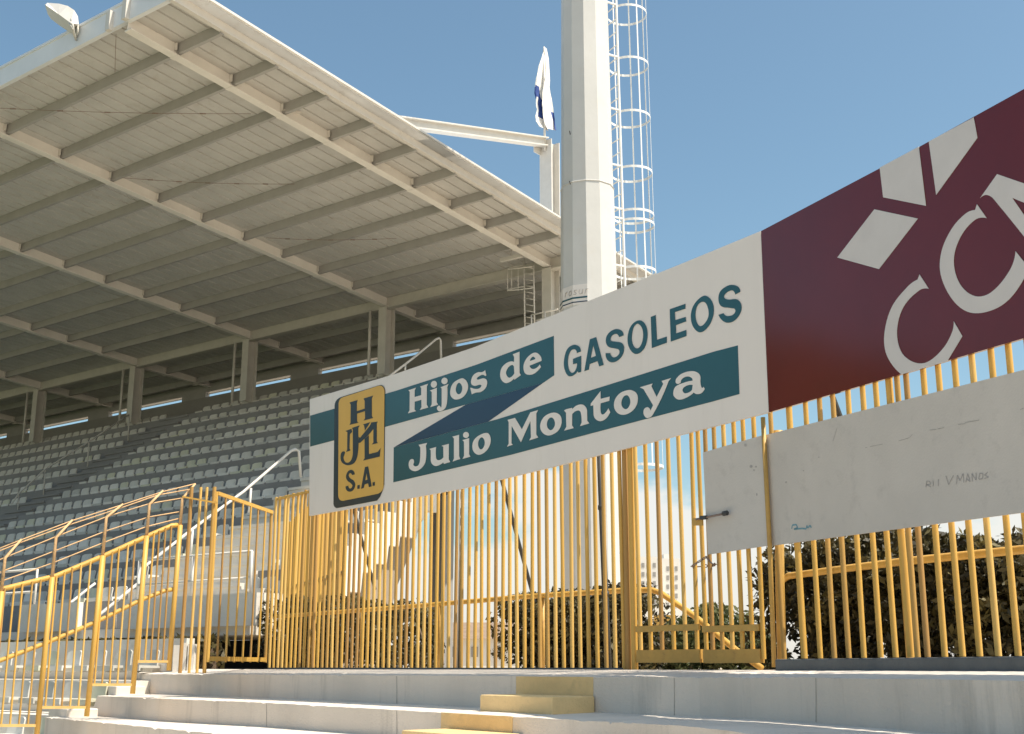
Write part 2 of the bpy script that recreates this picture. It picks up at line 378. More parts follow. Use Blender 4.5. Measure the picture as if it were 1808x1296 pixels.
# steel behind the first fence
def strut(x0, y0, o0, x1, y1, o1, r, label, f=F1, m='dark'):
    p, q = f(x0, y0, o0), f(x1, y1, o1); b = MB(); b.tube([p, q], r, 8)
    return b.build('brace', M[m], fen)
strut(884, 840, -.12, 944, 1062, -1.0, .022, None); strut(622, 890, -.12, 662, 1040, -.9, .022, None)
p, q = F1(1058, 790, -.16), F1(1074, 1182, -.16)
b = MB(); b.tube([q, q+(p-q)*.25, q+(p-q)*.3, p], [.033, .032, .03, .027], 10)
for t in (.33, .72): c = q+(p-q)*t; b.tube([c-Z3*.02, c+Z3*.02], .036, 10)
tag(b.build('steel_post', M['dark'], None, True, loc=q), 'slim dark steel post standing among the yellow bars left of the gate', 'post')
p, q = F1(818, 850, -.16), F1(811, 1182, -.16)
b = MB(); b.tube([q, p], .016, 8); b.cur = 1; b.tube([q+v3(-E1*.03), p+v3(-E1*.03)], .014, 8)
tag(b.build('conduit_pipe', [M['dark'], M['white']], None, True, loc=q), 'thin black and white conduit pair against the yellow bars', 'pipe')
# right-hand fence
fen2 = thing('steel_fence', 'yellow bar fence behind the dark red board on the dark curb', 'fence', (*plan(OB, .3), .03))
XR = [1363, 1397, 1424, 1447.5, 1472, 1497.5, 1526, 1551, 1577, 1588, 1605, 1634, 1664, 1693, 1724.6, 1758, 1791, 1828, 1868, 1912]
for x in XR:
    p = F2(x, 740, OB)[:2] if x < 1808 else F2(1791, 740, OB)[:2]+E2*(.17*(1+(x-1828)/40))
    bar(fen2, p, zz+.08, HT-.02, A2, 1.3 if x in (1397, 1577) else 1.03)
sl_ = (F2(1791, 740, OB)[:2]-mitre(OB))@E2+.17*(1+(1912-1828)/40)
while sl_ < 4.85: sl_ += .172; bar(fen2, plan(OB, sl_), zz+.08, HT-.02, A2, 1.03)
pl, pr = plan(OB, .02), plan(OB, 5)
rail(fen2, [v3(pl, HT-.05), v3(pr, HT-.05)], .03, .03, M['yellow'], 'top_rail')
p, q = F2(1466, 690, -.12), F2(1530, 860, -.6); b = MB(); b.tube([p, q], .022, 8); b.build('brace', M['dark'], fen2)
# gate: two leaves
def leaf(label, xs, x0, x1, name='gate_leaf', stile=None):
    c0, c1 = F(x0, 1160, OB), F(x1, 1160, OB)
    t = thing(name, label, 'gate', (c0[0], c0[1], BZ), 'leaves of the yellow fence gate')
    for x in xs: bar(t, F(x, 1000, OB)[:2], .06, HT-.03, A1, 1.0)
    zb = F(x0, 1158.5, OB)[2]; zm = F(x0, 1110, OB)[2]
    d = v3((c1-c0)[:2])
    p = v3(c0[:2]+N1*.024, zb-.055); b = MB(); b.box(p, d, v3(-N1*.048), Z3*.105); b.build('bottom_beam', M['orange'], t)
    p = v3(c0[:2]+N1*.026, zm-.03); b = MB(); b.box(p, d, v3(-N1*.02), Z3*.05); b.build('mid_rail', M['orange'], t)
    p = v3(c0[:2], HT-.05); b = MB(); b.box(p, d, v3(-N1*.03), Z3*.03); b.build('top_rail', M['yellow'], t)
    return t
gl = leaf('left leaf of the yellow gate, open bars with a thick bottom beam', [1128, 1145.7, 1165, 1185.6, 1206, 1226], 1127, 1239)
gr = leaf('right leaf of the yellow gate with a pale panel hung on it', [1242, 1253, 1270, 1287.5, 1305, 1322.5, 1341], 1245, 1346)
# hinge post, stub post and latch
t = thing('gate_post', 'round brown post at the right end of the gate', 'post', F2(1377, 1180, -.16))
b = MB(); q = F2(1381, 1183, -.16); b.tube([q, F2(1377, 1032, -.16), F2(1374, 760, -.16)], .036, 10); b.build('post', M['orange'], t, True)
p = F2(1367, 1178, .03); b = MB(); b.tube([p, F2(1359, 963, .03), F2(1347, 737, .03)], .018, 10)
tag(b.build('hinge_bar', M['orange'], None, True, loc=p), 'thin brown bar upright between the two pale panels', 'bar')
t = thing('sliding_bolt', 'rusty sliding bolt across the gate on the pale panel', 'bolt', F1(1232, 918, .03))
b = MB(); b.tube([F1(1229, 917, .045), F1(1283, 906, .045)], .009, 8); b.build('rod', M['rust'], t, True)
b = MB(); b.tube([F1(1277, 907, .045), F1(1284, 905.5, .045)], .020, 10); b.build('knob', M['dark'], t, True)
b = MB(); c0 = F1(1224, 928, .02); b.box(c0, F1(1242, 928, .02)-c0, v3(N1*.012), Z3*.06); b.build('plate', M['orange'], t)
b = MB(); c0 = F1(1240, 918, .03); b.box(c0, F1(1250, 917, .03)-c0, v3(N1*.03), Z3*.03); b.build('keeper', M['dark'], t)
pts = [F1(x, y, o) for x, y, o in ((1222, 1000, .01), (1230, 994, .02), (1240, 988, .03), (1247, 983, .035), (1253, 991, .03), (1258, 996, .02), (1264, 996, 0), (1258, 998, -.11), (1240, 1000, -.12), (1226, 1001, -.11))]
b = MB()
for i in range(len(pts)):
    p0, p1 = pts[i], pts[(i+1) % len(pts)]
    nl = max(1, int(np.linalg.norm(p1-p0)/.045))
    for k in range(nl):
        a_, c_ = p0+(p1-p0)*k/nl, p0+(p1-p0)*(k+1)/nl; d = c_-a_
        s_ = np.cross(d, Z3); s_ = s_/np.linalg.norm(s_)*.011
        if k % 2: s_ = Z3*.011
        m_ = (a_+c_)/2; h = d*.62
        b.tube([m_-h, m_-h*.5+s_, m_+h*.5+s_, m_+h, m_+h*.5-s_, m_-h*.5-s_], .0042, 5, closed=True)
tag(b.build('chain', M['rust'], None, True, loc=pts[0]), 'rusty chain looped round the middle bars of the gate', 'chain')
# ================================================================== BOARDS
def slab(px_poly, f, o, th, name, m, parent):
    P = [f(x, y, o) for x, y in px_poly]; n = N1 if f is F1 else N2
    b = MB(); b.prism(P, v3(-n*th)); return b.build(name, m, parent)
def smooth_outline(pts, sub=6):
    n = len(pts); out = []
    P = [np.array(p[:2], float) for p in pts]; sm = [len(p) > 2 for p in pts]
    def tan(i):
        d = P[(i+1) % n]-P[i-1]; return d/(np.linalg.norm(d)+1e-9)
    for i in range(n):
        j = (i+1) % n; p, q = P[i], P[j]; out.append(p)
        if not (sm[i] or sm[j]): continue
        L = np.linalg.norm(q-p)
        t0 = tan(i)*L if sm[i] else None; t1 = tan(j)*L if sm[j] else None
        if t0 is None: t0 = 2*(q-p)-t1; t0 = t0/(np.linalg.norm(t0)+1e-9)*L
        if t1 is None: t1 = 2*(q-p)-t0; t1 = t1/(np.linalg.norm(t1)+1e-9)*L
        for k in range(1, sub):
            t = k/sub; a = 2*t**3-3*t**2+1; b_ = t**3-2*t**2+t; c = -2*t**3+3*t**2; d = t**3-t**2
            out.append(a*p+b_*t0+c*q+d*t1)
    return out
def ell(cx, cy, rx, ry, tilt=0):
    return [(cx+rx*math.cos(a)*math.cos(tilt)-ry*math.sin(a)*math.sin(tilt), cy+rx*math.cos(a)*math.sin(tilt)+ry*math.sin(a)*math.cos(tilt)) for a in np.linspace(0, 2*math.pi, 20, endpoint=False)]
def decal(name, outlines, f, o, m, parent, ox=0, oy=0, sc=1, raw=False, th=.0015):
    """flat lettering: outlines (traced as photo points) laid on the board's own plane"""
    n = N1 if f is F1 else N2; e = E1 if f is F1 else E2; P0 = PA if f is F1 else PC
    cu = bpy.data.curves.new(name, 'CURVE'); cu.dimensions = '2D'; cu.fill_mode = 'BOTH'; cu.extrude = th/2
    for ol in outlines:
        pts = smooth_outline(ol)
        sp = cu.splines.new('POLY'); sp.use_cyclic_u = True; sp.points.add(len(pts)-1)
        for q, (x, y) in zip(sp.points, pts):
            w = f(ox+x/sc, oy+y/sc, o); q.co = ((w[:2]-P0)@e, w[2], 0, 1)
    co = bpy.data.objects.new('tmp', cu); COL.objects.link(co)
    dg = bpy.context.evaluated_depsgraph_get(); dg.update()
    me = bpy.data.meshes.new_from_object(co.evaluated_get(dg)); bpy.data.objects.remove(co); bpy.data.curves.remove(cu)
    off = parent_world(parent)
    for v in me.vertices:
        s_, z_, d_ = v.co; p = v3(P0+e*s_+n*(o+d_), z_)-off; v.co = p
    me.materials.clear(); me.materials.append(m); me.name = name
    ob = bpy.data.objects.new(name, me); COL.objects.link(ob); ob.parent = parent
    return ob
# ---- white board
bd = thing('advertising_board', 'long white board lettered Hijos de Julio Montoya with a gold emblem', 'advertising board', F1(547, 910, 0))
slab([(547, 705), (700, 659.5), (840, 612), (975, 557), (1200, 467), (1343, 408), (1357, 728), (1240, 758), (985, 822), (820, 862), (700, 884), (546, 911)], F1, 0, .025, 'panel', M['board'], bd)
decal('stripe', [[(547.6, 734), (700, 689.7), (840, 644.5), (977.7, 593), (978.5, 662.5), (959, 676), (822, 714.5), (680, 753.8), (547.6, 788.6)]], F1, .002, M['teal'], bd)
decal('stripe', [[(862.5, 744.5), (880, 739.7), (1072.5, 680), (1260, 621), (1302.7, 609.9), (1305.6, 695.7), (1260, 708.5), (1080, 755.8), (900, 803.6), (700, 850.5), (694.5, 851.7), (695.2, 790)]], F1, .002, M['teal'], bd)
decal('stripe', [[(822.2, 714.7), (958.5, 676.3), (862.4, 744.3), (696.5, 789.3)]], F1, .0022, M['navy'], bd)
em = decal('emblem', [[(58, 250), (75, 200, 1), (120, 168), (485, 55), (520, 62, 1), (540, 110), (530, 1000), (515, 1060), (490, 1120), (462, 1155), (80, 1227), (55, 1210, 1), (47, 1170), (52, 700)]], F1, .005, M['black'], bd, 580, 670, 5.4)
decal('face_plate', [[(97, 235), (110, 190, 1), (145, 167), (480, 60), (515, 68, 1), (534, 112), (532, 330), (525, 1015), (510, 1060, 1), (470, 1090), (140, 1157), (107, 1145, 1), (93, 1100), (95, 700)]], F1, .008, M['gold'], em, 580, 670, 5.4)
EM = [
    [(200, 220), (277, 196), (270, 225), (270, 302), (345, 278), (345, 205), (335, 182), (425, 154), (413, 180), (413, 350), (425, 368), (335, 392), (348, 370), (348, 302), (272, 326), (272, 398), (285, 412), (200, 434), (210, 413), (212, 240)],
    [(224, 462), (298, 438), (284, 460), (284, 560), (280, 700, 1), (250, 790, 1), (185, 818, 1), (128, 790, 1), (115, 730, 1), (130, 690, 1), (155, 690, 1), (150, 722, 1), (142, 745, 1), (160, 788, 1), (195, 790, 1), (222, 755, 1), (232, 690), (232, 480)],
    [(160, 492), (218, 470), (226, 500), (204, 522), (199, 658), (210, 676), (168, 692), (178, 668), (180, 502)],
    [(287, 606), (287, 545), (300, 558), (395, 440), (408, 410), (468, 402), (460, 420), (460, 590), (470, 606), (413, 620), (428, 600), (428, 472), (380, 530), (302, 604)],
    [(330, 428), (398, 407), (347, 488), (340, 440)],
    [(344, 566), (384, 532), (385, 712), (470, 690), (496, 655), (488, 735), (330, 774), (344, 752)],
    [(250, 905), (225, 912), (205, 893, 1), (193, 918, 1), (210, 945, 1), (240, 965, 1), (255, 1005, 1), (235, 1055, 1), (200, 1070, 1), (172, 1055, 1), (163, 1020), (188, 1012), (205, 1040, 1), (228, 1015, 1), (210, 987, 1), (180, 965, 1), (167, 925, 1), (185, 878, 1), (215, 862, 1), (240, 875, 1)],
    [(275, 1010), (297, 1004), (297, 1040), (275, 1045)],
    [(348, 835), (378, 828), (412, 1020), (385, 1027), (378, 990), (345, 1000), (335, 1035), (310, 1043)], [(362, 890), (372, 955), (350, 962)],
    [(420, 982), (442, 976), (442, 1011), (420, 1016)]]
decal('lettering', EM, F1, .011, M['black'], em, 580, 670, 5.4)
T = []
def tr(ol, ox, oy, sc): return [[(ox+p[0]/sc, oy+p[1]/sc)+tuple(p[2:]) for p in o] for o in ol]
hij = tr([[(195, 825), (318, 783), (297, 830), (297, 935), (405, 905), (405, 790), (388, 762), (518, 718), (497, 760), (495, 1060), (520, 1105), (383, 1147), (410, 1100), (408, 980), (298, 1010), (295, 1140), (320, 1165), (188, 1202), (215, 1150), (218, 850)],
          [(545, 830), (662, 783), (658, 1020), (680, 1060), (553, 1100), (578, 1050), (578, 850)], ell(612, 727, 50, 57, .3),
          [(723, 775), (852, 722), (830, 770), (828, 1000, 1), (800, 1110, 1), (735, 1163, 1), (690, 1165, 1), (662, 1120, 1), (690, 1076, 1), (715, 1087, 1), (727, 1108, 1), (737, 1080, 1), (740, 1010), (740, 800)], ell(785, 672, 50, 55, .3),
          [(1095, 632, 1), (1165, 720, 1), (1155, 840, 1), (1080, 940, 1), (960, 975, 1), (890, 920, 1), (880, 830, 1), (920, 720, 1), (1010, 650, 1)],
          [(1035, 705, 1), (1075, 770, 1), (1060, 860, 1), (1010, 890, 1), (972, 840, 1), (975, 770, 1), (1000, 715, 1)]], 700, 600, 9.257)
hij += tr([[(365, 635), (385, 725), (365, 737), (320, 715, 1), (250, 745, 1), (217, 785, 1), (240, 800, 1), (330, 778, 1), (385, 800, 1), (400, 860, 1), (370, 950, 1), (290, 1015, 1), (200, 1030, 1), (130, 1060), (103, 945), (130, 945), (190, 965, 1), (260, 955, 1), (300, 907, 1), (270, 890, 1), (180, 910, 1), (125, 880, 1), (120, 810, 1), (160, 720, 1), (240, 670, 1), (310, 668, 1)]], 820, 590, 9.97)
dde = tr([[(853, 355), (970, 308), (970, 680), (992, 722), (880, 802), (875, 778), (800, 840, 1), (720, 860, 1), (650, 800, 1), (630, 700, 1), (660, 590, 1), (740, 510, 1), (820, 480, 1), (875, 490), (875, 400)],
          [(872, 570), (840, 542, 1), (780, 575, 1), (737, 650, 1), (737, 710, 1), (780, 765, 1), (830, 750, 1), (880, 690)],
          [(1357, 470), (1340, 390, 1), (1260, 325, 1), (1170, 355, 1), (1080, 450, 1), (1040, 570, 1), (1070, 690, 1), (1160, 715, 1), (1250, 680, 1), (1347, 575), (1325, 533), (1260, 600, 1), (1190, 610, 1), (1145, 555)],
          [(1150, 475), (1180, 412, 1), (1220, 397, 1), (1250, 440)]], 820, 590, 9.97)
jul = tr([[(353, 410), (492, 378), (468, 425), (468, 650, 1), (420, 760, 1), (310, 830, 1), (220, 800, 1), (195, 720, 1), (220, 650, 1), (265, 640, 1), (280, 680, 1), (270, 730, 1), (300, 755, 1), (350, 735, 1), (375, 660, 1), (380, 450)],
          [(528, 475), (634, 444), (632, 620, 1), (660, 655, 1), (710, 645, 1), (750, 610), (748, 440), (720, 425), (837, 394), (835, 640), (857, 685), (758, 714), (745, 690), (690, 730, 1), (620, 748, 1), (565, 710, 1), (548, 640), (548, 500)],
          [(893, 280), (1000, 250), (1000, 590), (1018, 635), (897, 677), (918, 630), (918, 310)],
          [(1053, 335), (1160, 303), (1160, 560), (1180, 600), (1056, 634), (1080, 585), (1078, 360)], ell(1110, 253, 47, 49, .3),
          [(1450, 222, 1), (1500, 290, 1), (1495, 400, 1), (1430, 510, 1), (1320, 570, 1), (1240, 530, 1), (1212, 440, 1), (1235, 340, 1), (1320, 260, 1)],
          [(1370, 292, 1), (1408, 350, 1), (1400, 430, 1), (1350, 485, 1), (1310, 440, 1), (1305, 370, 1), (1330, 310, 1)]], 700, 740, 9.04)
mon = tr([[(146, 555), (265, 522), (375, 705), (510, 435), (634, 398), (605, 450), (605, 790), (637, 835), (493, 882), (520, 830), (512, 570), (360, 912), (212, 650), (208, 930), (230, 950), (138, 982), (165, 935), (165, 590)],
          [(910, 440, 1), (990, 490, 1), (1008, 600, 1), (960, 720, 1), (860, 790, 1), (770, 800, 1), (690, 740, 1), (668, 640, 1), (710, 530, 1), (800, 460, 1)],
          [(860, 520, 1), (900, 580, 1), (895, 660, 1), (840, 720, 1), (785, 680, 1), (775, 600, 1), (810, 530, 1)],
          [(1048, 405), (1080, 385), (1177, 363), (1180, 387), (1250, 325, 1), (1340, 310, 1), (1400, 360, 1), (1415, 440), (1418, 570), (1452, 610), (1303, 654), (1328, 600), (1318, 450, 1), (1290, 407, 1), (1230, 417, 1), (1178, 465), (1175, 640), (1202, 685), (1048, 727), (1085, 665), (1080, 440)],
          [(1630, 96), (1632, 220), (1777, 183), (1770, 250), (1632, 290), (1632, 420, 1), (1655, 468, 1), (1700, 450, 1), (1755, 370), (1784, 430), (1720, 530, 1), (1630, 575, 1), (1550, 540, 1), (1520, 460), (1515, 320), (1473, 332), (1475, 295)]], 880, 680, 9.04)
mon += tr([[(470, 595, 1), (555, 650, 1), (568, 770, 1), (510, 890, 1), (390, 965, 1), (280, 955, 1), (215, 870, 1), (220, 750, 1), (290, 650, 1), (380, 605, 1)],
           [(415, 675, 1), (455, 740, 1), (450, 820, 1), (395, 885, 1), (335, 850, 1), (322, 770, 1), (360, 690, 1)],
           [(603, 552), (797, 494), (778, 535), (860, 700), (960, 500), (935, 455), (1080, 410), (1040, 460), (800, 970, 1), (715, 1020, 1), (665, 970, 1), (665, 890, 1), (710, 855, 1), (745, 870, 1), (765, 910), (805, 825), (660, 580)],
           [(1150, 480), (1160, 420, 1), (1250, 340, 1), (1400, 305, 1), (1500, 340, 1), (1528, 420), (1530, 500, 1), (1550, 560, 1), (1575, 545), (1592, 575), (1540, 640, 1), (1470, 655, 1), (1425, 630), (1330, 700, 1), (1200, 740, 1), (1125, 690, 1), (1115, 620, 1), (1150, 540, 1), (1280, 480, 1), (1408, 450), (1395, 410, 1), (1330, 385, 1), (1250, 420, 1), (1225, 480), (1180, 500, 1)],
           [(1410, 515), (1320, 525, 1), (1255, 580, 1), (1280, 640, 1), (1350, 630, 1), (1400, 590)]], 1060, 620, 8.64)
gas = tr([[(215, 695), (178, 710), (160, 675, 1), (120, 690, 1), (95, 770, 1), (100, 850, 1), (130, 895, 1), (165, 870, 1), (180, 805), (142, 815), (142, 765), (218, 735), (218, 885), (195, 895), (185, 880), (140, 922, 1), (95, 922, 1), (60, 850, 1), (60, 760, 1), (90, 670, 1), (150, 632, 1), (200, 650, 1)],
          [(300, 580), (358, 560), (430, 820), (388, 835), (372, 785), (298, 812), (290, 865), (248, 880)], [(332, 635), (358, 735), (308, 755)],
          [(615, 545), (575, 560), (550, 530, 1), (505, 550, 1), (497, 590, 1), (540, 602, 1), (600, 615, 1), (622, 660, 1), (600, 740, 1), (530, 795, 1), (470, 780, 1), (448, 710), (492, 710), (520, 750, 1), (570, 725, 1), (575, 682, 1), (540, 667, 1), (475, 650, 1), (450, 600, 1), (470, 530, 1), (540, 485, 1), (600, 500, 1)],
          [(770, 402, 1), (830, 460, 1), (838, 580, 1), (800, 680, 1), (730, 718, 1), (670, 660, 1), (655, 560, 1), (690, 450, 1)],
          [(755, 435, 1), (795, 490, 1), (795, 590, 1), (760, 660, 1), (720, 655, 1), (695, 590, 1), (700, 510, 1), (720, 455, 1)],
          [(872, 370), (918, 352), (930, 585), (1022, 555), (1022, 612), (882, 663)],
          [(1050, 298), (1197, 247), (1197, 293), (1098, 325), (1102, 400), (1200, 370), (1205, 412), (1108, 448), (1110, 525), (1205, 492), (1207, 550), (1060, 602)],
          [(1390, 172, 1), (1450, 230, 1), (1462, 340, 1), (1420, 450, 1), (1340, 515, 1), (1275, 470, 1), (1248, 370, 1), (1270, 270, 1), (1330, 195, 1)],
          [(1375, 230, 1), (1410, 290, 1), (1412, 370, 1), (1370, 440, 1), (1330, 455, 1), (1298, 400, 1), (1295, 310, 1), (1325, 245, 1)],
          [(1712, 135), (1665, 160), (1640, 122, 1), (1585, 142, 1), (1560, 185, 1), (1600, 207, 1), (1680, 205, 1), (1720, 250, 1), (1715, 330, 1), (1650, 410, 1), (1570, 420, 1), (1508, 350), (1555, 335), (1590, 362, 1), (1650, 345, 1), (1665, 300, 1), (1620, 287, 1), (1535, 270, 1), (1508, 210, 1), (1525, 130, 1), (1600, 75, 1), (1660, 72, 1), (1700, 95, 1)]], 985, 490, 5.318)
for w in (hij, dde, jul, mon): decal('lettering', w, F1, .006, M['letter'], bd)
decal('lettering', gas, F1, .004, M['teal'], bd)
# ---- dark red board
rd = thing('advertising_board', 'dark red board with pale rhombus emblem and large slanted letters', 'advertising board', F2(1357, 728, 0))
def ext(x, y, x2): return y
pe0, pe1 = F2(1808, 157, 0), F2(1808, 597, 0)
q0 = pe0+v3(E2*2.0); q1 = pe1+v3(E2*2.0); q0[2] = pe0[2]; q1[2] = pe1[2]
b = MB(); b.prism([F2(1343.5, 408, 0), F2(1580, 283, 0), pe0, q0, q1, pe1, F2(1580, 664, 0), F2(1357.5, 728, 0)], v3(-N2*.025)); b.build('panel', M['wine'], rd)
LG = [[(205, 537), (393, 577), (225, 795), (45, 745)], [(228, 357), (397, 266), (428, 522), (243, 485)], [(440, 244), (634, 140), (650, 228), (472, 475)]]
decal('emblem', LG, F2, .003, M['logo'], rd, 1460, 150, 2.4455)
CC = [[(400, 818), (440, 880), (400, 886, 1), (330, 960, 1), (303, 1060, 1), (320, 1150, 1), (370, 1195, 1), (430, 1198, 1), (500, 1140, 1), (540, 1070, 1), (548, 1020), (585, 1085), (520, 1193), (420, 1222), (322, 1250), (260, 1170, 1), (248, 1080, 1), (280, 960, 1), (350, 870, 1), (392, 840)],
      [(648, 515), (690, 575), (640, 582, 1), (575, 660, 1), (548, 760, 1), (575, 860, 1), (640, 912, 1), (710, 895, 1), (790, 800, 1), (815, 718), (872, 790), (800, 912, 1), (720, 970, 1), (620, 983, 1), (545, 930, 1), (492, 820, 1), (495, 720, 1), (540, 620, 1), (600, 555, 1), (640, 540)],
      [(662, 488), (735, 385), (1010, 480), (1085, 760), (1150, 560), (1230, 590), (1120, 900), (1040, 880), (975, 560), (800, 487), (960, 720), (1010, 860), (720, 492, 1), (690, 475, 1)]]
decal('lettering', CC, F2, .003, M['logo'], rd, 1460, 150, 2.4455)
# ---- pale blank panels
gp = thing('blank_board', 'small pale blank panel on the right gate leaf, dotted with dark spots', 'panel', F1(1248, 979, 0))
slab([(1241, 799), (1346, 768.5), (1355, 963.5), (1250, 979)], F1, .0, .012, 'sheet', M['panel'], gp)
decal('spots', [ell(1316, 786, 2.0, 2.6), ell(1326, 823.5, 2.4, 2.6), ell(1334.5, 824, 1.3, 1.6), ell(1331, 830, 1.4, 1.0), ell(1336, 873, 1.0, 2.4)], F1, .002, M['ink'], gp)
wp = thing('blank_board', 'long pale grey panel with faint pencil scrawl hung on the right fence', 'panel', F2(1361, 963, 0))
r0, r1 = F2(1808, 653, 0), F2(1808, 904.6, 0)
b = MB(); b.prism([F2(1351.5, 768, 0), r0, r0+v3(E2*1.9), r1+v3(E2*1.9), r1, F2(1361, 963.5, 0)], v3(-N2*.015)); b.build('sheet', M['panel'], wp)
def scribble(lines, w, f, o, m, parent, name='scrawl'):
    b = MB(); n = N1 if f is F1 else N2
    for ln in lines:
        P = [f(x, y, o) for x, y in ln]
        for p, q in zip(P[:-1], P[1:]):
            d = (q-p)/np.linalg.norm(q-p); sd = np.cross(d, v3(n)); sd /= np.linalg.norm(sd)
            b.add([p-sd*w, q-sd*w, q+sd*w, p+sd*w], [(0, 1, 2, 3)])
    return b.build(name, m, parent)
z6 = lambda x, y: (1200+x/2.974, 500+y/2.974)
WR = [[(1293, 1072), (1296, 1040), (1312, 1040), (1318, 1055), (1298, 1058), (1320, 1070)], [(1330, 1035), (1332, 1062), (1328, 1066)], [(1358, 1028), (1358, 1066)],
      [(1398, 1012), (1412, 1058), (1438, 1008)], [(1452, 1056), (1458, 1008), (1472, 1038), (1488, 1000), (1492, 1048)], [(1502, 1046), (1512, 1000), (1526, 1042), (1506, 1028)],
      [(1536, 1042), (1534, 1000), (1556, 1034), (1556, 995)], [(1570, 1030), (1576, 998), (1592, 1000), (1590, 1026), (1572, 1030)], [(1618, 992), (1600, 1008), (1622, 1018), (1600, 1026)]]
scribble([[z6(*p) for p in l] for l in WR], .0032, F2, .002, M['ink'], wp)
DS = [[(975, 863), (985, 862)], [(1000, 858), (1066, 845)], [(1150, 828), (1205, 812), (1222, 794)], [(1312, 771), (1348, 768)], [(1355, 766), (1388, 758)], [(1462, 742), (1500, 738)], [(1498, 732), (1572, 719)], [(1788, 664), (1806, 656)], [(826, 760), (805, 830)]]
scribble([[z6(*p) for p in l] for l in DS], .0022, F2, .002, M['ink'], wp, 'pencil_line')
scribble([[z6(*p) for p in l] for l in [[(588, 1290), (592, 1270), (612, 1268), (620, 1284), (600, 1292), (640, 1288), (664, 1290), (668, 1272), (672, 1286), (684, 1272), (692, 1284)]]], .006, F2, .002, M['inkb'], wp, 'blue_scrawl')
decal('spots', [ell(*z6(558, 1045), 1.4, 1.2), ell(*z6(730, 914), 1.0, .9), ell(*z6(650, 985), .8, .9)], F2, .0025, M['ink'], wp)
# ================================================================== HANDRAILS BEHIND THE FENCE
t = thing('handrail', 'yellow tube handrail behind the fence, bending down to the ground at the gate', 'handrail', F1(760, 1180, -.42))
hp = [F1(x, y, -.42) for x, y in ((486, 1089), (620, 1079), (760, 1068), (920, 1054), (1110, 1042), (1152, 1042), (1168, 1048), (1225, 1087), (1300, 1148), (1345, 1180))]
b = MB(); b.tube(hp, .026, 10); b.build('rail', M['yellow'], t, True)
for x in (500, 640, 778, 958, 1100):
    p = F1(x, interp([(486, 1089), (760, 1068), (1110, 1042)], x), -.42); b = MB(); b.tube([p, v3(p[:2], cz)], .022, 8); b.build('post', M['orange'], t, True)
t = thing('handrail', 'yellow tube handrail behind the right fence, in front of the dark bush', 'handrail', F2(1600, 1180, -.42))
b = MB(); b.tube([F2(1379, 1182, -.40), F2(1377, 1045, -.42), F2(1380, 1026, -.42), F2(1392, 1017, -.42), F2(1500, 1003, -.42), F2(1598, 991, -.42), F2(1808, 970, -.42), F2(1808, 970, -.42)+v3(E2*.8)], .027, 10)
b.build('rail', M['yellow'], t, True)
p = F2(1594, 992, -.40); b = MB(); b.tube([p+Z3*.03, v3(p[:2], cz)], .026, 8); b.build('post', M['orange'], t, True)
# fence running away behind the hedge, seen nearly edge-on
t = thing('steel_fence', 'yellow fence panel seen nearly edge-on behind the left hedge', 'fence', on_Y(585, 1178, 17.6))
p0 = on_Y(600, 1178, 17.4)[:2]; p1 = on_Y(490, 1178, 21.5)[:2]; dd = (p1-p0)/np.linalg.norm(p1-p0); aa = math.atan2(dd[1], dd[0])
n_ = 36
for i in range(n_):
    bar(t, p0+(p1-p0)*i/(n_-1), cz, 2.72-.35*(i/n_)+random.uniform(-.02, .02), aa, 1.25)
rail(t, [v3(p0, 1.3), v3(p1, 1.3)], .03, .04, M['yellow'], 'rail'); rail(t, [v3(p0, .25), v3(p1, .25)], .03, .04, M['yellow'], 'rail')
# left open gate leaf and side posts
YG = 15.25
t = thing('gate_leaf', 'yellow bar gate leaf standing open at the left end of the fence', 'gate', on_Y(366, 1181, YG))
ga = on_Y(366, 1181, YG); gb = on_Y(468, 1178, 17.2)
gd = v3((gb-ga)[:2]); ga0 = v3(ga[:2], .05)
za, zb = on_Y(384, 868, YG)[2], on_Y(384, 868, YG)[2]-.02
for k in range(8):
    p = ga[:2]+gd[:2]*(k+.0)/7
    o = bar(t, p, .06, za, math.atan2(gd[1], gd[0]), 1.2 if k in (0, 7) else .75)
rail(t, [v3(ga[:2], za-.02), v3(gb[:2], za-.02)], .035, .045, M['yellow'], 'top_rail')
rail(t, [v3(ga[:2], .10), v3(gb[:2], .10)], .035, .055, M['yellow'], 'bottom_rail')
t = thing('fence_return', 'short row of four tall yellow posts left of the open gate leaf', 'fence', on_Y(340, 1183, YG))
for xb in (318, 334, 348, 361):
    p = on_Y(xb, 1183, YG); bar(t, p[:2], cz, on_Y(384, 860, YG)[2], 0, 1.25 if xb in (318, 361) else .95)
pa, pb = on_Y(304, 922, YG), on_Y(383, 886, YG)
rail(t, [on_Y(322, 877, YG-.04), on_Y(383, 888, YG-.04)], .02, .02, M['yellow'], 'rail')
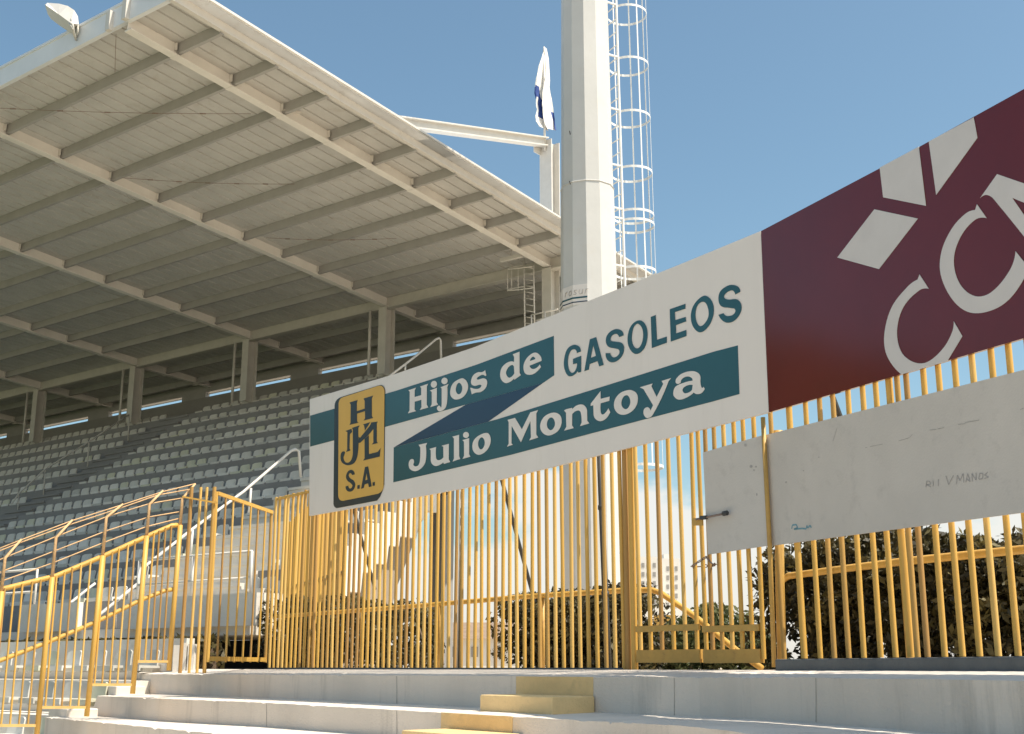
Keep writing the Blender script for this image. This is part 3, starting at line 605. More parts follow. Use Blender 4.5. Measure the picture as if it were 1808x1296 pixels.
# balustrade running down the left edge of the terrace
BP = {}
bA, bE = on_Y(298, 1184, 15.2), on_Y(65, 1296, 14.3)
nB = np.array([(bE-bA)[1], -(bE-bA)[0]]); nB = nB/np.linalg.norm(nB)
def FB(x, y, o=0): r = ray(x, y); return r*((nB@bA[:2]+o)/(nB@r[:2]))
bal = thing('balustrade', 'sloping yellow balustrade with thin top wires beside the terrace steps', 'balustrade', bA)
posts = [((298, 1184), (322, 880), (345, 854)), ((234, 1225), (264, 890), (288, 866)), ((153, 1265), (188, 913), (217, 890)), ((65, 1297), (99, 949), (128, 918)), ((-30, 1345), (9, 985), (38, 952)), ((-120, 1400), (-82, 1022), (-54, 988))]
for (f, m_, tp) in posts:
    yt_ = {298: 927, 234: 946, 153: 981, 65: 1019, -30: 1044, -120: 1090}[f[0]]; w_ = (f[1]-yt_)/(f[1]-m_[1]); mid_ = (f[0]+(m_[0]-f[0])*w_, yt_)
    b = MB(); b.tube([FB(*f), FB(*mid_)], .030, 10); b.build('post', M['yellow'], bal, True)
    b = MB(); b.tube([FB(*mid_), FB(*m_), FB(*tp)], [.020, .018, .012], 8); b.build('bent_arm', M['wire'], bal, True)
mt = [(316, 927), (304, 928), (264, 945), (187, 980), (99, 1017), (5, 1040), (-90, 1080)]
lt = [(308, 1040), (291, 1043), (248, 1060), (170, 1098), (82, 1135), (-15, 1172), (-110, 1215)]
b = MB(); b.tube([FB(x, y, .03) for x, y in mt], .030, 8); b.build('rail', M['yellow'], bal, True)
b = MB(); b.tube([FB(x, y, .03) for x, y in lt], .026, 8); b.build('rail', M['yellow'], bal, True)
for pts in ([(345, 854), (288, 866+2), (217, 891), (128, 919), (38, 953), (-54, 989)], [(335, 864), (279, 874), (207, 899), (118, 928), (28, 961), (-62, 998)], [(324, 879), (265, 889), (189, 912), (100, 947), (10, 984), (-80, 1021)], [(318, 915), (258, 930), (183, 958), (93, 994), (3, 1026), (-86, 1060)], [(320, 903), (262, 913), (186, 938), (96, 973), (6, 1008), (-84, 1044)]):
    b = MB(); b.tube([FB(x, y, .02) for x, y in pts], .0075, 6); b.build('wire_rail', M['wire'], bal, True)
nbar = 0
for i in range(5):
    (fa, _, _), (fb, _, _) = posts[i], posts[i+1]
    yb = [(fa[1]-17), (fb[1]-0)]
    for k in range(1, 6):
        w = k/6; xb = fa[0]+(fb[0]-fa[0])*w
        ybt = fa[1]-18+(2 if k > 3 else 0)
        # vertical bar: find top on the main rail by following the vertical in the plane
        P = FB(xb, ybt); zt = None
        for z_ in np.arange(P[2], P[2]+4, .01):
            x_, y_ = proj((P[0], P[1], z_))
            if y_ <= interp(sorted(mt), x_): zt = z_; break
        if zt is None: continue
        bar(bal, P[:2], P[2], zt, math.atan2((bE-bA)[1], (bE-bA)[0]), .62)
    p, q = FB(fa[0], fa[1]-16), FB(fb[0]+4, fa[1]-16); b = MB(); b.beam(p, q, .03, .03); b.build('bottom_rail', M['cream'], bal)
# ================================================================== GRANDSTAND
gs = thing('grandstand', 'covered grey grandstand with a sloping steel roof on tall columns', 'grandstand', Wd(-8, -6, cz))
UE, UL = 1.30, -46.0
VF, VB = -12.95, 3.5
def zr(v): return 10.27-.082*v                     # underside of the sheet
# corrugated sheet
b = MB(); pitch = .34; rib = .032; us = []
u = UL
prof = []
while u < UE-.02:
    prof += [(u, .045), (u+rib, .045), (u+rib+.01, .0), (u+pitch-.01, .0)]; u += pitch
prof.append((UE-.02, .0))
A_ = [Wd(u_, VF+.03, zr(VF+.03)+h) for u_, h in prof]; B_ = [Wd(u_, VB, zr(VB)+h) for u_, h in prof]
b.strip(A_, B_); b.build('roof_sheet', M['roof'], gs)
b = MB(); b.box(Wd(UL, VF+.03, zr(VF)+.05), U*(UE-UL-.02), Wd(0, VB, zr(VB))-Wd(0, VF+.03, zr(VF)), Z3*.03); b.build('roof_skin', M['fascia'], gs)
for k in range(-1, 12):
    v = -11.87+1.305*k
    if k in (-1,) or abs(v+.13) < .1: continue
    b = MB(); zt = zr(v)-.005
    b.box(Wd(UL, v-.008, zt-.20), U*(UE-UL-.03), V*.016, Z3*.20)
    b.box(Wd(UL, v-.008, zt-.21), U*(UE-UL-.03), V*.075, Z3*.012); b.build('purlin', M['purlin'], gs)
b = MB(); b.box(Wd(UL, -.14, zr(0)-.34), U*(UE-UL-.06), V*.22, Z3*.025); b.box(Wd(UL, -.025, zr(0)-.315), U*(UE-UL-.06), V*.03, Z3*.31); b.build('ridge_beam', M['column'], gs)
b = MB(); b.box(Wd(UL, VB-.4, 9.66), U*(UE-UL-.06), V*.2, Z3*.33); b.build('edge_beam', M['purlin'], gs)
CU = [0, -5.75, -11.6, -17.4, -23.25, -29.1, -34.9, -40.7]
for i, cu in enumerate(CU):
    b = MB()
    zb_ = lambda v: 9.99-.082*v
    for (va, vb_, da, db) in ((VF+.02, 0, 0, 0), (0, VB-.35, -.02, .08)):
        pA, pB = Wd(cu, va, zb_(va)+da), Wd(cu, vb_, zb_(vb_)+db)
        b.beam(pA+Z3*.012, pB+Z3*.012, .19, .024)
        b.beam(pA+Z3*.15, pB+Z3*.15, .016, .25)
    for k in range(0, 12):
        v = -11.87+1.305*k
        if abs(v+.13) < .1 or v > VB-.4: continue
        for s_ in (-1, 1): b.box(Wd(cu+s_*.05-.04, v-.06, zr(v)-.17), U*.08, V*.012, Z3*.15)
        b.box(Wd(cu-.11, v-.05, zb_(v)-.004), U*.22, V*.10, Z3*.012)
    b.build('rafter', M['rafter'], gs)
    # column: H section with pipe
    zf = 8.0; zt = 9.96
    b = MB(); w = .29
    b.box(Wd(cu-w/2, -.19, zf), U*w, V*.022, Z3*(zt-zf)); b.box(Wd(cu-w/2, .17, zf), U*w, V*.022, Z3*(zt-zf))
    b.box(Wd(cu-.01, -.168, zf), U*.02, V*.338, Z3*(zt-zf)); b.build('column', M['column'], gs)
    if i > 0:
        b = MB(); b.tube([Wd(cu-.42, -.25, zf), Wd(cu-.42, -.25, zt-.05)], .045, 8); b.build('downpipe', M['column'], gs, True)
def on_rp(x, y, z0):
    r = ray(x, y); t_ = (z0+.082*(O@V))/(r[2]+.082*(r@V)); return r*t_
for (xa, ya, xb, yb_) in ((-60, 188, 443, 201), (215, 314, 520, 325), (470, 420, 700, 421), (205, 60, 203, 128)):
    b = MB(); q0_, q1_ = on_rp(xa, ya, 10.0), on_rp(xb, yb_, 10.0); b.tube([q0_+(q1_-q0_)*i/6-Z3*.05*math.sin(math.pi*i/6) for i in range(7)], .006, 5)
    for i in range(1, 6):
        if np.linalg.norm(q1_-q0_) > 3: c_ = q0_+(q1_-q0_)*i/6-Z3*.05*math.sin(math.pi*i/6); d_ = (q1_-q0_)/np.linalg.norm(q1_-q0_)*.06; b.tube([c_-d_, c_+d_], .014, 5)
    b.build('brace_rod', M['rust'], gs)
# fascias
b = MB()
p = Wd(UL, VF, zr(VF)-.10); b.box(p, U*(UE-UL), V*-.03, Z3*.36)
b.box(Wd(UL, VF-.03, zr(VF)-.125), U*(UE-UL), V*.09, Z3*.025)
b.box(Wd(UL, VF-.05, zr(VF)+.26), U*(UE-UL), V*.14, Z3*.05); b.build('front_fascia', M['fascia'], gs)
b = MB(); sv = Wd(0, VB+.1, zr(VB+.1))-Wd(0, VF-.03, zr(VF-.03))
b.box(Wd(UE-.03, VF-.03, zr(VF)-.15), U*.04, sv, Z3*.25)
b.box(Wd(UE-.07, VF-.03, zr(VF)-.17), U*.10, sv, Z3*.02)
b.box(Wd(UE-.02, VF-.03, zr(VF)+.10), U*.085, sv, Z3*.05)
b.box(Wd(UE, VF-.03, zr(VF)+.15), U*.02, sv, Z3*.08)
b.box(Wd(UE-.06, VF-.03, zr(VF)+.23), U*.12, sv, Z3*.045)
b.build('gable_fascia', M['white'], gs)
# brackets on the front fascia
for du in (-.02, -.50):
    b = MB(); b.box(Wd(du, VF-.12, zr(VF)-.12-(.06 if du < -.1 else 0)), U*.12, V*.09, Z3*.38); b.build('bracket', M['white'], gs)
# mast and tie above the roof at the end column
b = MB(); w = .38
b.box(Wd(-w/2, -.19, 10.4), U*w, V*.03, Z3*3.1); b.box(Wd(-w/2, .16, 10.4), U*w, V*.03, Z3*3.1); b.box(Wd(-.012, -.16, 10.4), U*.024, V*.32, Z3*3.1)
b.build('mast', M['white'], gs)
pt = Wd(0, -.15, 13.45); pf = Wd(0, -9.3, 10.98)
b = MB(); d = pf-pt; dn = d/np.linalg.norm(d); upv = np.cross(U, dn); upv = upv/np.linalg.norm(upv); upv = upv if upv[2] > 0 else -upv
b.box(pt-U*.11+upv*.09, d, U*.22, upv*.03); b.box(pt-U*.11-upv*.12, d, U*.22, upv*.03); b.box(pt-U*.012-upv*.09, d, U*.024, upv*.18)
b.build('tie_beam', M['white'], gs)
b = MB(); b.box(Wd(-.16, -.5, 13.1), U*.02, V*.6, Z3*.45); b.build('gusset', M['white'], gs)
# terraces
RZ = [7.95, 7.38, 6.82, 6.27, 5.72, 5.18, 4.65, 4.13, 3.62, 3.12, 2.63, 2.15, 1.68, 1.22]
UT = 1.3; DV = .8
b = MB(); bm2 = MB()
AISLES = [(-15.9, -14.45), (-2.95, .35)]
for k, z in enumerate(RZ):
    v0 = -DV*k; zn = RZ[k+1] if k+1 < len(RZ) else .62
    vb_ = v0+DV
    # tread spans v0..v0+DV ; riser below its front edge
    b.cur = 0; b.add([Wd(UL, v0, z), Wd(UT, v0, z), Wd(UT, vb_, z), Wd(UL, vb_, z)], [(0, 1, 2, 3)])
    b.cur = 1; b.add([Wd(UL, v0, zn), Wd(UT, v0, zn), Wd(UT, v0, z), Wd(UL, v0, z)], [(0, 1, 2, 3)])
b.cur = 0
vl = -DV*(len(RZ)-1)
b.add([Wd(UL, -12.0, .62), Wd(3.0, -12.0, .62), Wd(3.0, vl, .62), Wd(UL, vl, .62)], [(0, 1, 2, 3)])
b.box(Wd(UL, -12.0, .47), U*(3.0-UL), V*2.4, Z3*.146)
b.build('terrace_tiers', [M['standw'], M['stand']], gs)  # riser colour darkened to hold the shade below the seats
b = MB(); b.box(Wd(UL, .8, 7.93), U*(UT-UL), V*2.6, Z3*.02); b.build('gangway', M['stand'], gs)
# half steps in the aisles
for i_, (ua, ub) in enumerate(AISLES):
    pr_ = []
    for k in range(len(RZ)-2, -1, -1):
        v0 = -DV*k; z = RZ[k]; zn = RZ[k+1]; h_ = (z+zn)/2
        pr_ += [(v0-.363, zn+.003), (v0-.363, h_-.06), (v0-.40, h_-.06), (v0-.40, h_), (v0-.003, h_), (v0-.003, z-.06), (v0-.04, z-.06), (v0-.04, z+.003)]
    pr_ += [(.5, RZ[0]+.003), (.5, RZ[0]-.4), (-.363-DV*(len(RZ)-2), RZ[-1]-.35)]
    b = MB(); b.prism([Wd(ua, v, z) for v, z in pr_], U*(ub-ua)); b.build('aisle_stairs', M['stand'] if i_ == 0 else M['standw'], gs)  # sunlight and shade put into the colour: pale right flight, dark left flight
# stepped end wall of the tiers
poly = []
for k in range(len(RZ)):
    z = RZ[k]; v0 = -DV*k; zn = RZ[k+1] if k+1 < len(RZ) else .62
    poly += [Wd(UT, v0+DV if k == 0 else v0+DV-.36, z), Wd(UT, v0, z)]
    if k+1 < len(RZ): poly += [Wd(UT, v0, (z+zn)/2), Wd(UT, v0-.36, (z+zn)/2)]
LOWER = [(-8.39, 1.33), (-8.10, 1.33), (-8.06, 1.70), (-7.76, 1.70), (-7.73, 1.88), (-7.43, 1.88), (-7.38, 2.24), (-7.10, 2.24), (-7.07, 2.44), (-6.60, 2.44), (-6.53, 2.82), (-6.33, 2.82), (-6.30, 3.0), (-5.98, 3.0), (-5.93, 3.36)]
poly += [Wd(UT, vl, .62), Wd(UT, vl, .47), Wd(UT, -8.45, .47)]+[Wd(UT, v, z) for v, z in LOWER]+[Wd(UT, -5.2, 3.95), Wd(UT, -4.0, 4.75), Wd(UT, 0, 7.2), Wd(UT, .8, 7.5)]
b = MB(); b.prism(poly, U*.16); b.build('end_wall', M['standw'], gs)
rk = [(-8.6, cz), (-8.6, 1.2)]+LOWER+[(-5.80, 3.32), (-6.72, 1.55), (-6.95, .9), (-6.98, cz)]
b = MB(); b.prism([Wd(.75, v, z) for v, z in rk[:2]]+[Wd(.75, v, z+.12) for v, z in LOWER]+[Wd(.75, v, z) for v, z in rk[2+len(LOWER):]], U*.35); b.build('raker_wall', M['raker'], gs)
# soffit under the tiers so nothing is hollow
b = MB(); P_ = [(-9.6, .47), (-8.6, .9), (-7.9, 1.5), (-6.0, 3.0), (0, 6.9)]
b.strip([Wd(UL, v, z) for v, z in P_], [Wd(UT-.2, v, z) for v, z in P_]); b.build('soffit', M['stand'], gs)
for uc in (-1, -7, -13, -19, -25, -31, -37):
    b = MB(); b.box(Wd(uc-.2, -3.2, cz), U*.4, V*.4, Z3*4.9); b.build('pier', M['stand'], gs)
# front parapet panels over the dark gap
for (ua, ub) in ((-46, -9), (-8.6, -4.4), (-3.0, -1.3), (.0, 3.26)):
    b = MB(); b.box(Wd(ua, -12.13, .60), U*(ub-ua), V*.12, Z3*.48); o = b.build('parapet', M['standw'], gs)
b = MB()
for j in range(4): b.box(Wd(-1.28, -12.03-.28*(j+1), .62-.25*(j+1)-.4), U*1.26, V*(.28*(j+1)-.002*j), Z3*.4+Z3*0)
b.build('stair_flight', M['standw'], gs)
b = MB(); b.box(Wd(UL, -9.85, cz), U*(UT-UL), V*.15, Z3*.53); b.build('base_wall', M['dark'], gs)  # near-black wall colour stands in for the shade under the walkway
# back wall with ribbon openings between each pair of columns
WZ0, WZ1, WZ2 = 7.95, 9.45, 9.66; VW = 3.02
b = MB(); b.box(Wd(UL, VW, WZ0), U*(UT-UL), V*.2, Z3*(WZ1-WZ0)); b.build('back_wall', M['wall'], gs)
for i, cu in enumerate(CU):
    ua = cu-1.35; ub = cu+.25
    b = MB(); b.box(Wd(cu-1.45, VW+.01, WZ1), U*1.35, V*.18, Z3*.24); b.build('infill_panel', M['purlin'], gs)
b = MB(); b.box(Wd(UL, VW+.09, (WZ1+WZ2)/2+.015), U*(UT-UL), V*.04, Z3*.025); b.build('mullion', M['column'], gs)
# ---- seats: every seat that shows is a thing of its own
sb = MB()
def arc_profile():
    sb.box((-.185, -.16, .0), (.37, 0, 0), (0, .34, 0), (0, 0, .035))
    sb.box((-.185, -.16, -.04), (.37, 0, 0), (0, .025, 0), (0, 0, .04))
    n = 7; front = []
    for i in range(n):
        x = -.185+.37*i/(n-1); cv = .03*(1-(2*i/(n-1)-1)**2)
        top = .255-.028*abs(2*i/(n-1)-1)**6
        front.append([(x, .13+cv*.5, .035), (x*.98, .135+cv, .13), (x*.94, .155+cv, top)])
    vs = []
    for col_ in front: vs += col_
    for col_ in front: vs += [(p[0], p[1]+.022, p[2]) for p in col_]
    fs = []; m3 = 3*n
    for i in range(n-1):
        for j in range(2):
            a = i*3+j; fs.append((a, a+3, a+4, a+1)); fs.append((m3+a, m3+a+1, m3+a+4, m3+a+3))
        fs.append((i*3+2, i*3+5, m3+i*3+5, m3+i*3+2))
    for e_ in (0, (n-1)*3): fs += [(e_, e_+1, m3+e_+1, m3+e_), (e_+1, e_+2, m3+e_+2, m3+e_+1)]
    sb.add(vs, fs)
arc_profile()
sb.box((-.13, -.06, -.06), (.05, 0, 0), (0, .16, 0), (0, 0, .06)); sb.box((.08, -.06, -.06), (.05, 0, 0), (0, .16, 0), (0, 0, .06))
seat0 = sb.build('stadium_seat', M['seat'])
SV = [M['seat'], M['seat'], mat('seat_plastic_faded', (.66, .64, .59), .6, .08, 5), mat('seat_plastic_dirty', (.47, .46, .42), .55, .1, 6, stain=(.3, .28, .25), amt=.5), mat('seat_plastic_yellowed', (.56, .55, .43), .55, .08, 5)]
AU = math.atan2(U[1], U[0])
cand = []
GAP = .455
def hidden(P):
    x, y = proj(P)
    if x < -14 or x > 700 or y < 600 or y > 1330: return True
    if 552 < x < 1357 and y > interp([(547, 705), (975, 557), (1343, 408)], x)+6 and y < interp([(546, 911), (985, 822), (1357, 728)], x)-6: return True
    return False
ORD = ['top', 'second', 'third', 'fourth', 'fifth', 'sixth', 'seventh', 'eighth', 'ninth', 'tenth', 'eleventh', 'twelfth', 'thirteenth', 'fourteenth']
for k, z in enumerate(RZ):
    v = -DV*k+.30
    for i in range(110):
        uu = -3.2-GAP*i
        if -15.9-.1 < uu < -14.45: continue
        cand.append((k, uu, v, z+.055))
    for i in range(2):
        uu = .62+GAP*i
        if k >= 1: cand.append((k, uu, v, z+.055))
low = []
for j, (v, z) in enumerate(((-13.6, -.18), (-14.4, -.62), (-15.2, -1.06))):
    for i in range(34):
        uu = 2.6-.62*i; low.append((20+j, uu, v, z+.17))
vis = []
for c in cand+low:
    P = Wd(c[1], c[2], c[3]+.2)
    if not hidden(P): vis.append((P[1]*CP+P[2]*SP, c))
vis.sort(key=lambda t_: t_[0])
ind, rest = vis[:300], vis[300:]
first = True
for zc, (k, uu, v, z) in ind:
    if first: o = seat0; first = False
    else: o = seat0.copy(); COL.objects.link(o)
    P = Wd(uu, v, z); o.location = P; o.rotation_euler = (random.uniform(-.02, .02), 0, AU+random.uniform(-.035, .035)); o.material_slots[0].link = 'OBJECT'; o.material_slots[0].material = random.choice(SV)
    if k >= 20: tag(o, 'grey plastic seat in the low rows behind the left balustrade, '+['upper', 'middle', 'lowest'][k-20]+' row', 'seat', 'low seats behind the balustrade')
    else:
        blk_ = 'pale seat right of the white stand stairs' if uu > 0 else 'grey seat between the two stand aisles' if uu > -14.5 else 'grey seat left of the far stand aisle'
        tag(o, f'{blk_}, {ORD[k]} row from the top', 'seat', 'rows of seats on the grandstand tiers')
if rest:
    base = np.array([list(p) for p in sb.v]); b = MB()
    for zc, (k, uu, v, z) in rest:
        P = Wd(uu, v, z); b.add([P+U*p[0]+V*p[1]+Z3*p[2] for p in base], sb.f)
    o = b.build('far_seats', M['seat']); tag(o, 'rows of small grey seats filling the upper tiers of the stand', 'seats', None, 'stuff')
# low tiers under the low seats
lt_ = thing('lower_tiers', 'low pale concrete tiers below the stand at the far left', 'terrace', Wd(-4, -14, -1.2))
for j, (v, z) in enumerate(((-13.6, -.18), (-14.4, -.62), (-15.2, -1.06))):
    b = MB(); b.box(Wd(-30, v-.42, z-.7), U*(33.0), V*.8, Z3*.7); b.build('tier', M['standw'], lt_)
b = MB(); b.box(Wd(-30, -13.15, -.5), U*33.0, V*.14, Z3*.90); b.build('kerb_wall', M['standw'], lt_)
# ---- stand handrails and guard rails
def pxtube(name, label, lines, plane, r, m, cat='handrail', group=None, parent=None):
    P = [[plane(x, y) for x, y in ln] for ln in lines]
    t = parent or thing(name, label, cat, P[0][0], group)
    for i, ln in enumerate(P):
        b = MB(); b.tube(ln, r if i == 0 else r*.85, 8); b.build('rail' if i == 0 else 'post', m, t, True)
    return t
pxtube('handrail', 'white handrail climbing the stand aisle left of the white board', [[(243, 1062), (246, 1012), (249, 1005), (340, 934), (430, 868), (514, 796), (521, 793), (528, 797), (531, 843)], [(443, 862), (440, 905)], [(340, 936), (336, 985)]], lambda x, y: on_u(x, y, -1.7), .030, M['white'])
pxtube('handrail', 'short white handrail on the lowest stand stairs behind the balustrade', [[(165, 1140), (167, 1095), (170, 1090), (234, 1038), (247, 1028)], [(205, 1064), (203, 1110)]], lambda x, y: on_u(x, y, -.3), .028, M['white'])
pxtube('handrail', 'small white handrail at far left, lower end of the far aisle', [[(84, 1140), (88, 1096), (92, 1090), (160, 1036), (168, 1030)], [(140, 1050), (139, 1074)]], lambda x, y: on_u(x, y, -2.9), .026, M['white'])
pxtube('handrail', 'pale handrail above the emblem at the top of the stand', [[(688, 664), (730, 632), (770, 599), (775, 597), (778, 601), (779, 640)], [(716, 643), (715, 662)]], lambda x, y: on_u(x, y, -2.4), .030, M['white'])
pxtube('handrail', 'thin pale handrail beside the far left aisle of the stand', [[(20, 890), (33, 872), (80, 828), (157, 780), (228, 732)], [(228, 732), (226, 778)], [(157, 780), (154, 828)], [(80, 828), (76, 880)], [(33, 872), (31, 912)]], lambda x, y: on_u(x, y, -15.8), .024, M['column'])
def guard(label, ua, ub):
    t = thing('guard_rail', label, 'guard rail', Wd(ua, -11.95, .9))
    for z in (1.32, 1.72): b = MB(); b.tube([Wd(ua, -11.95, z), Wd(ub, -11.95, z)], .022, 8); b.build('rail', M['white'], t, True)
    n = max(2, int((ub-ua)/1.5))
    for i in range(n+1): u_ = ua+(ub-ua)*i/n; b = MB(); b.tube([Wd(u_, -11.95, 1.0), Wd(u_, -11.95, 1.72)], .022, 8); b.build('post', M['white'], t, True)
guard('white guard rail along the stand front, between the two stair gaps', -8.4, -2.9); guard('white guard rail along the stand front, nearest the open gate leaf', .1, 2.9)
guard('white guard rail along the stand front at the far left edge', -30, -9.2)
# ---- caged ladder at the end column, rails above it
t = thing('caged_ladder', 'small white caged ladder beside the end column under the roof', 'ladder', on_v(936, 560, -.35))
fa = lambda x, y: on_v(x, y, -.35)
for x0, x1 in ((925, 927), (942, 944)):
    b = MB(); b.tube([fa(x1, 585), fa(x0, 458)], .022, 6); b.build('rail', M['white'], t, True)
for i in range(10):
    y = 472+i*11; b = MB(); b.tube([fa(925.5, y-1), fa(943, y+2)], .013, 6); b.build('rung', M['white'], t, True)
for y in (468, 506):
    cl, cr = fa(926, y), fa(943, y+2); mid = (cl+cr)/2; hw = np.linalg.norm(cr-cl)/2; ex = (cr-cl)/np.linalg.norm(cr-cl); ey = -V*.2-U*.98
    b = MB(); b.tube([mid-ex*hw*math.cos(a)+ey*.62*math.sin(a) for a in np.linspace(0, math.pi, 13)], .016, 6, ); b.build('cage_hoop', M['white'], t, True)
b = MB()
for a in (.7, 1.57, 2.4):
    q0_, q1_ = [((fa(926, y)+fa(943, y+2))/2-ex*hw*math.cos(a)+ey*.62*math.sin(a)) for y in (466, 508)]; b.tube([q0_, q1_], .010, 5)
b.build('cage_strip', M['white'], t, True)
t = thing('guard_rail', 'low white rail on the stand top beside the caged ladder', 'guard rail', on_v(950, 560, -.6))
fb = lambda x, y: on_v(x, y, -.6)
for ln in ([(938, 556), (985, 546)], [(945, 566), (975, 559)], [(938, 556), (939, 580)], [(962, 551), (963, 575)]):
    b = MB(); b.tube([fb(*p) for p in ln], .020, 6); b.build('rail', M['white'], t, True)
t = thing('strip_lamp', 'white tube lamp under the roof beside the caged ladder', 'lamp', on_v(900, 458, -1.0))
p, q = on_v(885, 460, -1.0), on_v(921, 451, -1.0); b = MB(); b.beam(p, q, .10, .09); b.build('housing', M['white'], t)
b = MB(); b.tube([(p+q)/2+Z3*.04, (p+q)/2+Z3*.35], .015, 6); b.build('hanger', M['white'], t, True)
# ---- floodlight on the roof's front edge
fc = on_v(105, 30, VF-.1)
t = thing('floodlight', 'white floodlight seen from behind on the front edge of the roof', 'floodlight', on_v(133, 62, VF-.1))
zf9 = lambda x, y, o: on_v(60+x/9.04, y/9.04, VF-.1+o)
OUT = [(172, 74), (215, 44), (400, 58), (540, 94), (640, 160), (700, 260), (714, 390), (660, 430), (615, 540), (555, 508), (400, 402), (270, 302), (218, 228)]
RDG = [(190, 84), (400, 230), (592, 372)]
b = MB(); n = len(OUT)
cxo, cyo = np.mean([p[0] for p in OUT]), np.mean([p[1] for p in OUT])
vs = [zf9(x, y, 0) for x, y in OUT]+[zf9(x, y, -.17) for x, y in RDG]+[zf9(cxo+(x-cxo)*.8, cyo+(y-cyo)*.8, .22) for x, y in OUT]
up_ = [(0, 1, n), (1, 2, n+1, n), (2, 3, n+1), (3, 4, n+2, n+1), (4, 5, n+2), (5, 6, n+2), (6, 7, n+2), (7, 8, n+2)]
lo_ = [(8, 9, n+2), (9, 10, n+1, n+2), (10, 11, n+1), (11, 12, n, n+1), (12, 0, n)]
b.add(vs, up_+lo_+[(i, n+3+i, n+3+(i+1) % n, (i+1) % n) for i in range(n)]+[tuple(n+3+i for i in range(n))])
b.build('housing', M['white'], t)
b = MB(); foot = on_v(135, 62, VF-.05)
b.tube([zf9(600, 300, -.12), zf9(625, 440, -.14), zf9(640, 540, -.08), foot-Z3*.1], .022, 6); b.tube([zf9(700, 400, .05), zf9(700, 500, 0), foot-Z3*.05], .022, 6)
b.tube([zf9(560, 360, -.16), zf9(620, 470, -.15)], .016, 6)
b.build('bracket', M['column'], t, True)
# ---- flag on the mast
fp0, fp1 = Wd(0, -.22, 13.2), on_u(961, 83, 0)
t = thing('flagpole', 'slim white flagpole on the mast above the roof end', 'flagpole', fp0)
b = MB(); b.tube([Wd(0, -.22, 13.2), Wd(0, -.22, 13.9), v3(Wd(0, -.22, 0)[:2], fp1[2])], [.035, .03, .02], 8); b.build('pole', M['white'], t, True)
b = MB(); cx_ = Wd(0, -.22, 0)[:2]; zt_ = fp1[2]-.05
rowsf = [(0, .02, .05), (.12, .10, .09), (.25, .20, .12), (.40, .29, .16), (.48, .31, .14), (.56, .33, .15), (.62, .30, .17), (.70, .33, .18), (.78, .28, .20), (.86, .32, .24), (.93, .27, .26), (1.0, .12, .30)]
hz_ = 2.35; cols = 15; grid = []
for (tt, lw, rw) in rowsf:
    row = []
    for j in range(cols):
        s_ = j/(cols-1); x_ = -lw+(lw+rw)*s_
        d_ = .10*math.sin(s_*13+tt*2.5)*(.3+tt)+.05*math.sin(s_*7+tt*9)
        row.append(v3(cx_, zt_-tt*hz_)+U*(x_*.66)+V*(.58*x_+d_)+Z3*(.03*math.sin(s_*9)))
    grid.append(row)
for i in range(len(grid)-1):
    for j in range(cols-1):
        blue = (4 <= i <= 5 and j < 5) or (6 <= i <= 8 and j in (4, 5, 7, 8)) or (8 <= i and j >= 12)
        b.cur = 1 if blue else 0
        b.add([grid[i][j], grid[i+1][j], grid[i+1][j+1], grid[i][j+1]], [(0, 1, 2, 3)])
o = b.build('flag', [M['flagw'], M['flagb']], None, False, loc=v3(cx_, zt_)); tag(o, 'limp white and blue flag hanging on the pole above the roof end', 'flag')
# ================================================================== FLOODLIGHT TOWER
pc = ray(1040, 540)*24.0; px_, py_ = pc[0], pc[1]
tw = thing('floodlight_tower', 'tall tapering white many-sided mast behind the white board', 'mast', (px_, py_, cz))
def rad(z): return .625-.0098*(z+.0)*1.0
A0 = math.radians(-90-6.5)
def ring(z, grow=0): r_ = rad(z)+grow; return [np.array([px_+r_*math.cos(A0+k*math.pi/6), py_+r_*math.sin(A0+k*math.pi/6), z]) for k in range(12)]
zs = [cz, 9.3, 9.32, 24.0]
b = MB(); rr = [ring(cz), ring(9.30), ring(9.30, -.012), ring(26.0)]
vs = [p for r_ in rr for p in r_]
fs = [(i*12+k, i*12+(k+1) % 12, (i+1)*12+(k+1) % 12, (i+1)*12+k) for i in range(3) for k in range(12)]
b.add(vs, fs); b.build('shaft', M['pole'], tw)
b = MB(); rr = [ring(cz, .0), ring(cz, .25), ring(cz+.05, .25), ring(cz+.05, .0)]
b.add([p for r_ in rr for p in r_], [(i*12+k, i*12+(k+1) % 12, (i+1)*12+(k+1) % 12, (i+1)*12+k) for i in range(3) for k in range(12)]); b.build('base_flange', M['pole'], tw)
for zc_ in (9.31,): 
    b = MB(); b.tube([p for p in ring(zc_, .004)], .012, 5, closed=True); b.build('joint_band', M['pole'], tw)
for (x, y) in ((1007, 237), (1007, 325)):
    p = ray(x, y)*23.3; b = MB(); b.tube([p, p+np.array([-.02, -.14, 0])], .012, 5); b.build('bolt', M['dark'], tw)
# advert band round the shaft
zt_, zb2 = (ray(1010, 497)*23.4)[2], (ray(1010, 535)*23.4)[2]
def faceband(z0, z1, ks, grow, name, m, parent):
    b = MB(); lo, hi = ring(z0, grow), ring(z1, grow)
    lo2, hi2 = ring(z0, grow-.008), ring(z1, grow-.008)
    for k in ks:
        j = (k+1) % 12
        b.add([lo[k], lo[j], hi[j], hi[k], lo2[k], lo2[j], hi2[j], hi2[k]], [(0, 1, 2, 3), (4, 7, 6, 5), (0, 4, 5, 1), (3, 2, 6, 7), (0, 3, 7, 4), (1, 5, 6, 2)])
    return b.build(name, m, parent)
KS = []
for k in range(12):
    a = A0+(k+.5)*math.pi/6
    xm = px_+rad(7)*math.cos(a); ym = py_+rad(7)*math.sin(a)
    dxy = np.array([math.cos(a), math.sin(a)])
    if dxy@np.array([-px_, -py_]) > -.15*py_ and proj((xm, ym, 7))[0] < 1034: KS.append(k)
